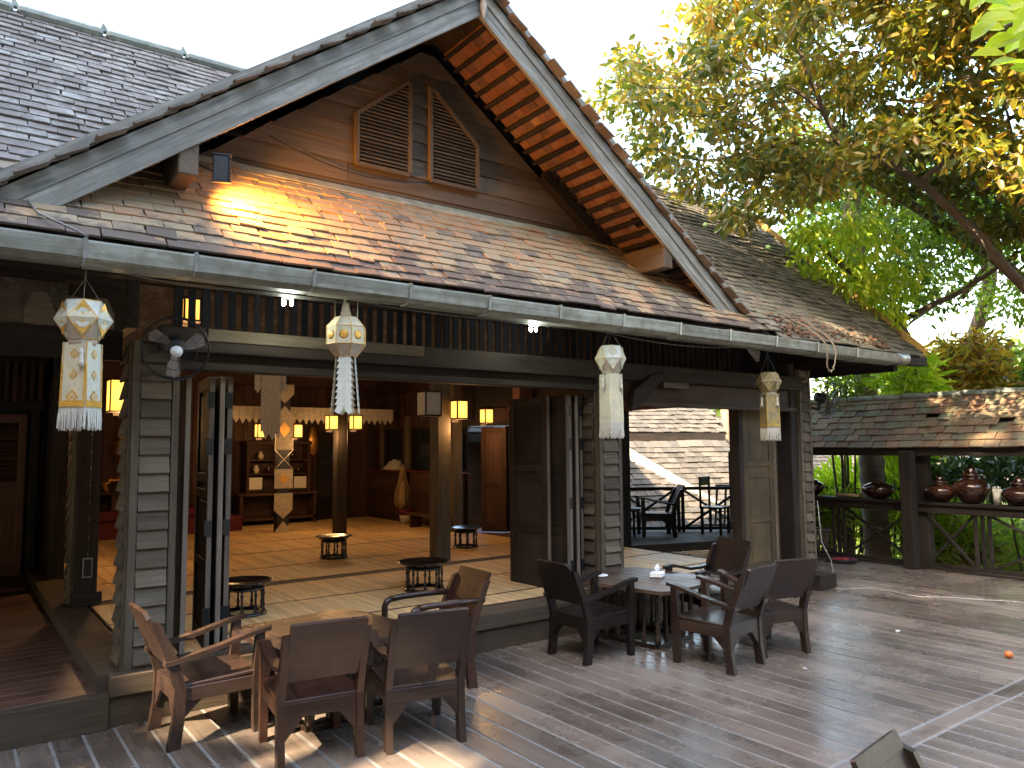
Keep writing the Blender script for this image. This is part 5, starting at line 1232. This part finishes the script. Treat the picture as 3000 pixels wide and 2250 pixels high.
# ---------------------------------------------------------------- foliage
def leaf_mesh(name, L, W, mat):
    b = MB(); c = .25 * W
    prof = [(0, 0), (.25, .75), (.5, 1), (.75, .8), (1, 0)]
    for sg in (-1, 1):
        pts = [(0, 0, 0)] + [(sg * w * W / 2, k * L, c * (w ** 2) - .15 * L * k * k) for k, w in prof[1:4]] + [(0, L, -.15 * L), (0, .5 * L, -.04 * L)]
        b.poly(pts if sg > 0 else pts[::-1])
    me = b.build(name, mat).data; o = [o for o in COL.objects if o.data is me][0]; COL.objects.unlink(o); bpy.data.objects.remove(o); return me
class Foliage:
    """leaf-sized faces, built with numpy; six vertices and four triangles to a leaf"""
    def __init__(s, seed): s.g = np.random.default_rng(seed); s.P = []; s.D = []; s.S = []; s.N = []
    def cluster(s, c, n, rad, L, down=.35, flat=1.0, lvar=.3):
        g = s.g; off = g.normal(size=(n, 3)); off /= np.linalg.norm(off, axis=1)[:, None]; off *= (g.random((n, 1)) ** .45) * rad; off[:, 2] *= flat
        d = off / (np.linalg.norm(off, axis=1)[:, None] + 1e-6) * .6 + g.normal(size=(n, 3)) * .6; d[:, 2] -= down; d /= np.linalg.norm(d, axis=1)[:, None]
        s.P.append(np.array(c) + off); s.D.append(d); s.S.append(L * (1 + lvar * (g.random(n) * 2 - 1)))
    def arrays(s):
        return np.concatenate(s.P), np.concatenate(s.D), np.concatenate(s.S)
    def build(s, name, mat, parent, W=.42, singles=0, **props):
        P, D, S = s.arrays(); g = s.g
        if singles:
            dist = np.linalg.norm(P - np.array(EYE), axis=1); idx = np.argsort(dist)[:singles]
            lm = [leaf_mesh('leaf', 1, W, mat) for _ in range(2)]
            for i in idx:
                d = V(D[i]); n = V(g.normal(size=3)); u = d.cross(n).normalized(); w = u.cross(d); sc = float(S[i])
                link('leaf', lm[i % 2], parent, Matrix(((u.x * sc, d.x * sc, w.x * sc, P[i][0]), (u.y * sc, d.y * sc, w.y * sc, P[i][1]), (u.z * sc, d.z * sc, w.z * sc, P[i][2]), (0, 0, 0, 1))))
            keep = np.ones(len(P), bool); keep[idx] = False; P, D, S = P[keep], D[keep], S[keep]
        n = len(P); r = g.normal(size=(n, 3)); r[:, 2] += .8; U = np.cross(D, r); U /= np.linalg.norm(U, axis=1)[:, None] + 1e-9; Nn = np.cross(U, D)
        L_ = S[:, None]; hw = W / 2 * L_
        v = np.empty((n, 6, 3)); v[:, 0] = P; v[:, 1] = P + D * L_ * .35 + U * hw + Nn * hw * .35; v[:, 2] = P + D * L_ * .75 + U * hw * .75 - Nn * L_ * .02
        v[:, 3] = P + D * L_ - Nn * L_ * .15; v[:, 4] = P + D * L_ * .75 - U * hw * .75 - Nn * L_ * .02; v[:, 5] = P + D * L_ * .35 - U * hw + Nn * hw * .35
        me = bpy.data.meshes.new(name); me.vertices.add(n * 6); me.vertices.foreach_set('co', v.reshape(-1).astype(np.float32))
        quads = np.array([[0, 1, 2, 3], [0, 3, 4, 5]]); F = (np.arange(n)[:, None, None] * 6 + quads[None]).reshape(-1)
        me.loops.add(len(F)); me.loops.foreach_set('vertex_index', F.astype(np.int32)); me.polygons.add(n * 2)
        me.polygons.foreach_set('loop_start', np.arange(0, n * 8, 4).astype(np.int32)); me.polygons.foreach_set('loop_total', np.full(n * 2, 4, np.int32))
        me.materials.append(M[mat]); at = me.attributes.new('rnd', 'FLOAT', 'FACE'); at.data.foreach_set('value', np.repeat(g.random(n) * .98 + .01, 2).astype(np.float32))
        me.update(); me.validate()
        return link(name, me, parent, **props)

def pix(px, py, dist):
    """world point seen at a photo pixel, at a chosen real distance (used to lay out the crowns in depth)"""
    d = cr * ((px - 1500) / 2225.65) + cd * ((py - 1125) / 2225.65) + cf
    return EYE + d.normalized() * dist

def inside_poly(x, y, P):
    c = False; j = len(P) - 1
    for i in range(len(P)):
        if (P[i][1] > y) != (P[j][1] > y) and x < (P[j][0] - P[i][0]) * (y - P[i][1]) / (P[j][1] - P[i][1]) + P[i][0]: c = not c
        j = i
    return c

def seg_dist(x, y, a, b):
    dx, dy = b[0] - a[0], b[1] - a[1]; t = max(0, min(1, ((x - a[0]) * dx + (y - a[1]) * dy) / (dx * dx + dy * dy)))
    return math.hypot(x - a[0] - t * dx, y - a[1] - t * dy)
def crown(fo, poly, ncl, d0, d1, nleaf, rad, L, seed, holes=(), flat=.7, down=.35, clear=None, airy=None):
    q = random.Random(seed); xs = [p[0] for p in poly]; ys_ = [p[1] for p in poly]; cs = []; k = 0
    while len(cs) < ncl and k < ncl * 40:
        k += 1; x, y = q.uniform(min(xs), max(xs)), q.uniform(min(ys_), max(ys_))
        if not inside_poly(x, y, poly): continue
        if any(((x - h[0]) / h[2]) ** 2 + ((y - h[1]) / h[3]) ** 2 < 1 for h in holes): continue
        dd = q.uniform(d0, d1)
        if airy is not None and math.sin(x * .021 + 2.1 * math.sin(y * .013)) + math.sin(y * .027 + 1.7 * math.sin(x * .011)) + .8 * math.sin((x + y) * .047 + dd * 1.5) < airy: continue
        if clear:
            m_ = min(seg_dist(x, y, clear[i], clear[i + 1]) for i in range(len(clear) - 1))
            if m_ < 55 and q.random() < .8: dd = max(dd, 11.6 + q.random())
        c = pix(x, y, dd); cs.append(c); fo.cluster(c, int(nleaf * q.uniform(.5, 1.3)), rad * q.uniform(.7, 1.3), L, down, flat)
    return cs

# the big tree over the right roof
tree = thing('fruit_tree', 'large spreading tree with olive and golden leaves over the right roof', 'tree')
def limbs(b):
    base = V((14.5, 1.0, -1.6)); fork = V((13.6, 1.9, 2.2))
    limb(b, [base, (14.2, 1.4, .4), fork], .26, .20, 12)
    limb(b, [fork, pix(3350, 1150, 11.8), pix(3000, 840, 11.2), pix(2820, 640, 11.0), pix(2640, 500, 10.9), pix(2460, 400, 10.8), pix(2380, 250, 10.7), pix(2330, 110, 10.7)], .08, .02, 10)
    limb(b, [pix(2700, 530, 10.95), pix(2820, 430, 10.8), pix(2960, 350, 10.6), pix(3100, 240, 10.4)], .035, .02)
    limb(b, [pix(2470, 410, 10.8), pix(2300, 420, 10.6), pix(2080, 470, 10.4), pix(1900, 430, 10.2)], .035, .012)
    limb(b, [pix(2420, 330, 10.75), pix(2300, 260, 10.6), pix(2150, 280, 10.4), pix(1980, 300, 10.3)], .03, .01)
    limb(b, [pix(2480, 400, 10.8), pix(2390, 470, 10.7), pix(2330, 520, 10.6)], .03, .012)
    limb(b, [fork, pix(3300, 1200, 13.2), pix(3000, 830, 13.0), pix(2800, 680, 12.9), pix(2600, 560, 12.8), pix(2450, 470, 12.8)], .13, .04, 10)
    limb(b, [fork, pix(3500, 300, 12), pix(3300, -200, 12)], .13, .05, 10)
    for (a, c) in (((2470, 400), (2440, 150)), ((2500, 420), (2560, 200)), ((2750, 360), (2900, 150)), ((2640, 500), (2700, 300)), ((2200, 430), (2150, 300)), ((2050, 470), (1980, 560)), ((2820, 640), (2900, 760)), ((2940, 300), (2980, 560))):
        limb(b, [pix(*a, 10.8), pix((a[0] + c[0]) / 2 + 15, (a[1] + c[1]) / 2, 10.6), pix(*c, 10.4)], .016, .006, 6)
part('trunk', tree, 'bark', limbs)
fo = Foliage(1)
polyA = [(1735, 235), (1800, 190), (1900, 130), (1965, 30), (2050, -60), (2400, -400), (3300, -400), (3350, 600), (3000, 560), (2900, 480), (2760, 420), (2600, 400), (2420, 560), (2330, 640), (2150, 640), (2050, 600), (1930, 540), (1880, 440), (1800, 360), (1760, 300)]
HX = tuple((R.uniform(1800, 3000), R.uniform(20, 620), R.uniform(18, 40), R.uniform(15, 30)) for _ in range(34))
hA = ((2480, 40, 60, 50), (2010, 60, 40, 40), (2120, 560, 50, 30), (2560, 470, 60, 30))
LIMB = [(3350, 1150), (3000, 840), (2820, 640), (2640, 500), (2460, 400), (2380, 250), (2330, 110)]
cs = crown(fo, polyA, 1050, 8.9, 12.8, 42, .29, .118, 1, hA + HX, clear=LIMB, airy=-.6)
crown(fo, [(2500, 380), (2900, 380), (3300, 520), (3300, 800), (2950, 760), (2700, 600), (2450, 560)], 120, 11.6, 12.8, 40, .3, .125, 12)
mid = pix(2500, 300, 11)
part('twigs', tree, 'bark', lambda b: [limb(b, [c, c.lerp(mid, .12) + V((0, 0, -.06)), c.lerp(mid, .27) + V((0, 0, -.02))], .004, .011, 4) for c in cs[::3]], kind='stuff')
fo.build('crown', 'leaf_tree', tree, .46, 280, kind='stuff')
# lower, greener and sparser foliage further back
t2 = thing('green_tree', 'fresh green tree with sparse leaves behind the right roof', 'tree')
part('trunk', t2, 'bark', lambda b: (limb(b, [(18.5, 7.5, -1.6), (18.2, 8, 2), pix(2900, 800, 18), pix(2700, 640, 17), pix(2540, 420, 16.5)], .2, .06, 10), limb(b, [pix(2900, 800, 18), pix(2760, 880, 16), pix(2650, 960, 15)], .06, .02), limb(b, [pix(2820, 870, 16.5), pix(2920, 740, 16), pix(3050, 640, 16)], .05, .02)))
fo = Foliage(2)
polyB = [(2330, 560), (2500, 420), (2700, 430), (2900, 500), (3400, 560), (3400, 900), (3000, 930), (2830, 880), (2700, 900), (2560, 840), (2450, 800), (2400, 740), (2340, 700)]
crown(fo, polyB, 420, 12.5, 17.5, 44, .42, .125, 3, ((2600, 630, 50, 30), (2900, 800, 80, 40), (2930, 930, 60, 40)), down=.5)
crown(fo, [(2320, 380), (2900, 380), (2900, 700), (2320, 700)], 60, 14, 18, 40, .5, .13, 4)
fo.build('crown', 'leaf_green', t2, .4, 0, kind='stuff')
# drooping yellow-green spray over the roof edge
t3 = thing('drooping_branch_tree', 'slender tree with yellowing leaf sprays drooping over the verge', 'tree')
def tw(b):
    limb(b, [(15.2, 6.2, -1.6), (14.6, 6.6, 2.5), pix(2640, 960, 12.6), pix(2620, 900, 12.2), pix(2520, 820, 11.8), pix(2400, 720, 11.6)], .10, .02)
    limb(b, [pix(2620, 950, 12.2), pix(2820, 850, 12.2), pix(2960, 760, 12.4)], .05, .02)
part('trunk', t3, 'bark', tw)
fo = Foliage(6)
crown(fo, [(2320, 650), (2560, 640), (2680, 800), (2640, 950), (2560, 930), (2480, 850), (2390, 880), (2340, 800)], 85, 11.2, 12.6, 26, .22, .15, 7, down=1.1)
fo.build('crown', 'leaf_lime', t3, .28, 0, kind='stuff')
# large near leaves, top right
t4 = thing('lime_leafed_branch', 'near branch with big lime green leaves in the top right corner', 'branch')
part('trunk', t4, 'bark', lambda b: limb(b, [pix(3700, -500, 5.4), pix(3300, -150, 5.0), pix(3050, 20, 4.8), pix(2920, 90, 4.7)], .03, .008))
lm = leaf_mesh('leaf', 1, .5, 'leaf_lime'); q = random.Random(4)
tips = [(2840, 20), (2855, 70), (2845, 110), (2868, 45), (2850, 150), (2890, 130), (2905, 175), (2900, 20), (2930, 60), (2935, 110), (2945, 150), (2965, 190), (2975, 90), (2960, 30), (2885, -10), (2925, -20), (2985, 140), (3000, 40)]
tips += [(q.uniform(2950, 3400), q.uniform(-260, 190)) for _ in range(40)]
for x, y in tips:
    P = pix(x, y, q.uniform(4.4, 5.1)); d = (-cr * q.uniform(.6, 1.2) + cd * q.uniform(-.25, .75) + cf * q.uniform(-.2, .2)).normalized(); nn_ = (-cf + V((q.gauss(0, .35), q.gauss(0, .35), .5 + q.gauss(0, .3)))).normalized()
    u = d.cross(nn_).normalized(); w = u.cross(d); s_ = q.uniform(.15, .20); P = P - d * s_
    link('leaf', lm, t4, Matrix(((u.x * s_, d.x * s_, w.x * s_, P.x), (u.y * s_, d.y * s_, w.y * s_, P.y), (u.z * s_, d.z * s_, w.z * s_, P.z), (0, 0, 0, 1))))
# fruits in the big tree
for k, (x, y) in enumerate(((2330, 205), (2770, 40), (2066, 660), (2250, 725), (2195, 385), (2260, 335))):
    o = MB(); o.lathe([(0, -.03), (.022, -.022), (.03, 0), (.022, .022), (0, .03)], (0, 0, 0), 12); o = o.build('green_fruit', 'greenfruit', label=('green fruit high in the tree beside the dark limb', 'green fruit near the top of the canopy', 'green fruit hanging before the gable bargeboard', 'green fruit hanging low over the dark tiles', 'green fruit left of the branch fork', 'green fruit at the middle of the canopy')[k], category='fruit', group='green fruits in the tree'); o.location = pix(x, y, 8.8)

# croton, shrubs, undergrowth
def bush(label, poly, ncl, d0, d1, nleaf, rad, L, mat, seed, W=.35, down=.0, base=None):
    t = thing('shrub', label, 'shrub'); fo = Foliage(seed); cs = crown(fo, poly, ncl, d0, d1, nleaf, rad, L, seed, down=down)
    bx = sum((c.x for c in cs)) / len(cs); by = sum((c.y for c in cs)) / len(cs)
    part('stem', t, 'bark', lambda b: [limb(b, [(bx + R.uniform(-.2, .2), by + R.uniform(-.2, .2), -1.6), (c.x * .5 + bx * .5, c.y * .5 + by * .5, (c.z - 1.6) / 2), c], .03, .01, 5) for c in cs[::max(1, len(cs) // 7)]])
    fo.build('foliage', mat, t, W, 0, kind='stuff'); return t
bush('orange and bronze croton bush above the roofed fence', [(2680, 1060), (2760, 1000), (2900, 990), (2950, 1060), (2930, 1150), (2700, 1150)], 70, 14.5, 16.5, 50, .30, .16, 'leaf_croton', 41)
bush('lime green fern leaves behind the fence ridge, left of the croton', [(2600, 1080), (2700, 1060), (2760, 1170), (2640, 1180)], 22, 13, 14, 26, .28, .26, 'leaf_lime', 42, .22)
bush('green shrub above the fence at the far right', [(2900, 1080), (3060, 1050), (3300, 1060), (3300, 1160), (2900, 1160)], 60, 15, 18, 40, .4, .2, 'leaf_green', 43)
bush('tall bright green strap leaves right of the palm trunk', [(2610, 1330), (2700, 1320), (2700, 1540), (2600, 1540)], 26, 14.3, 15.6, 30, .30, .42, 'leaf_lime', 44, .10, -.9)
bush('bright strap leaves behind the tilted balusters', [(2400, 1420), (2560, 1400), (2560, 1540), (2400, 1540)], 30, 15.0, 16.5, 34, .32, .42, 'leaf_lime', 45, .10, -.9)
bush('dark glossy shrub behind the lidded pots', [(2710, 1325), (3300, 1325), (3300, 1470), (2710, 1440)], 75, 13, 14.6, 36, .28, .17, 'leaf_dark', 46)
bush('yellow green shrub low behind the fence posts', [(2700, 1440), (2850, 1480), (2850, 1640), (2700, 1600)], 45, 13.8, 15, 40, .26, .12, 'leaf_lime', 47, .3)
bush('leafy creeper by the fan at the right column', [(2400, 1100), (2530, 1090), (2540, 1180), (2420, 1200)], 22, 13.2, 14, 22, .22, .13, 'leaf_green', 48)
bush('spiky dark green plant behind the openwork basket', [(2360, 1480), (2480, 1490), (2480, 1580), (2370, 1580)], 12, 13.2, 13.8, 30, .25, .42, 'leaf_mid', 49, .08, -.2)
bush('mixed green undergrowth behind the right fence braces', [(2640, 1520), (3400, 1500), (3400, 1720), (2640, 1680)], 230, 13.6, 17.5, 44, .33, .17, 'leaf_mid', 50, .22)
bush('straw coloured dry grass clump under the right fence brace', [(2730, 1580), (2880, 1600), (2860, 1670), (2740, 1660)], 20, 14.0, 14.8, 30, .2, .3, 'straw_leaf', 51, .08, -.2)
# ground cover
fo = Foliage(77); g_ = random.Random(77)
for _ in range(900):
    x, y = g_.uniform(13.5, 34), g_.uniform(-2, 22)
    fo.cluster((x, y, -1.45 + g_.random() * .5), 26, .45, .2, -.2)
fo.build('ground_cover', 'leaf_green', None, .3, 0, kind='stuff', label='mixed green ground cover under the trees', category='ground cover')
# background trees closing the view
for k, (x, y, s, lab) in enumerate(((26, 8, 1.0, 'broad green tree far behind the fence on the right'), (24, 19, .9, 'green tree far behind the pale tiled roof'), (31, 15, 1.1, 'tall tree on the skyline behind the palm'))):
    t = thing('broadleaf_tree', lab, 'tree'); part('trunk', t, 'bark', lambda b: limb(b, [(x, y, -1.6), (x + .2, y, 1), (x, y + .2, 3.4 * s)], .22, .1, 8)); fo = Foliage(90 + k)
    for _ in range(150):
        a = g_.random() * 6.28; e = g_.uniform(-1, 1); r = 2.6 * s * g_.random() ** .4
        fo.cluster((x + r * math.cos(a) * math.sqrt(1 - e * e), y + r * math.sin(a) * math.sqrt(1 - e * e), 3.4 * s + r * e * .7), 40, .6, .24)
    fo.build('crown', 'leaf_green', t, .4, 0, kind='stuff')

# tall trees added out of view, left and behind, to shade the yard
sun_gaps = [(V((.99, 4.93, .60)), .30), (V((1.35, 4.85, .36)), .22), (V((1.45, 4.05, .2)), .15), (V((1.55, 3.75, 0)), .20), (V((2.05, 3.72, 0)), .10)]  # gaps cut through the crowns along sun rays, for patches on chair and deck
for k, (x, y, h) in enumerate(((-11.5, -9, 18.5), (-12, -4.2, 20.6), (-11.5, .6, 20.6), (-12, 5.5, 19), (-12.5, 10.5, 17.5), (-7, -14, 15), (-1, -15, 14), (5, -15.5, 13), (11, -15, 13), (17, -12, 13))):
    t = thing('added_shade_tree', 'tall dense tree added out of view to shade the yard, %s of the surrounding row' % 'first second third fourth fifth sixth seventh eighth ninth tenth'.split()[k], 'tree')
    part('trunk', t, 'bark', lambda b: limb(b, [(x, y, -1.6), (x + .3, y, 3), (x, y + .3, h * .7)], .4, .15, 10)); fo = Foliage(60 + k); fo.cluster((x, y, h), 10, .5, .3)
    P = fo.g.normal(size=(9000, 3)); P /= np.linalg.norm(P, axis=1)[:, None]; P *= fo.g.random((9000, 1)) ** .38
    P[:, :2] *= (1 - np.abs(P[:, 2:]) ** 4) ** .5 / np.maximum(.35, (1 - P[:, 2:] ** 2) ** .5)
    P = P * np.array([3.0, 3.6, h * .52]) + np.array([x, y, h * .50])
    keep = P[:, 2] > -.5
    for c, rad in sun_gaps:
        d = P - np.array(c); t_ = d @ np.array(sun_dir); dist = np.linalg.norm(d - t_[:, None] * np.array(sun_dir), axis=1); keep &= ~(dist < rad + .25)
    P = P[keep]; n = len(P); D = fo.g.normal(size=(n, 3)); D /= np.linalg.norm(D, axis=1)[:, None]
    fo.P.append(P - D * .25); fo.D.append(D); fo.S.append(np.full(n, .5)); fo.build('crown', 'shade_leaf', t, .9, 0, kind='stuff')
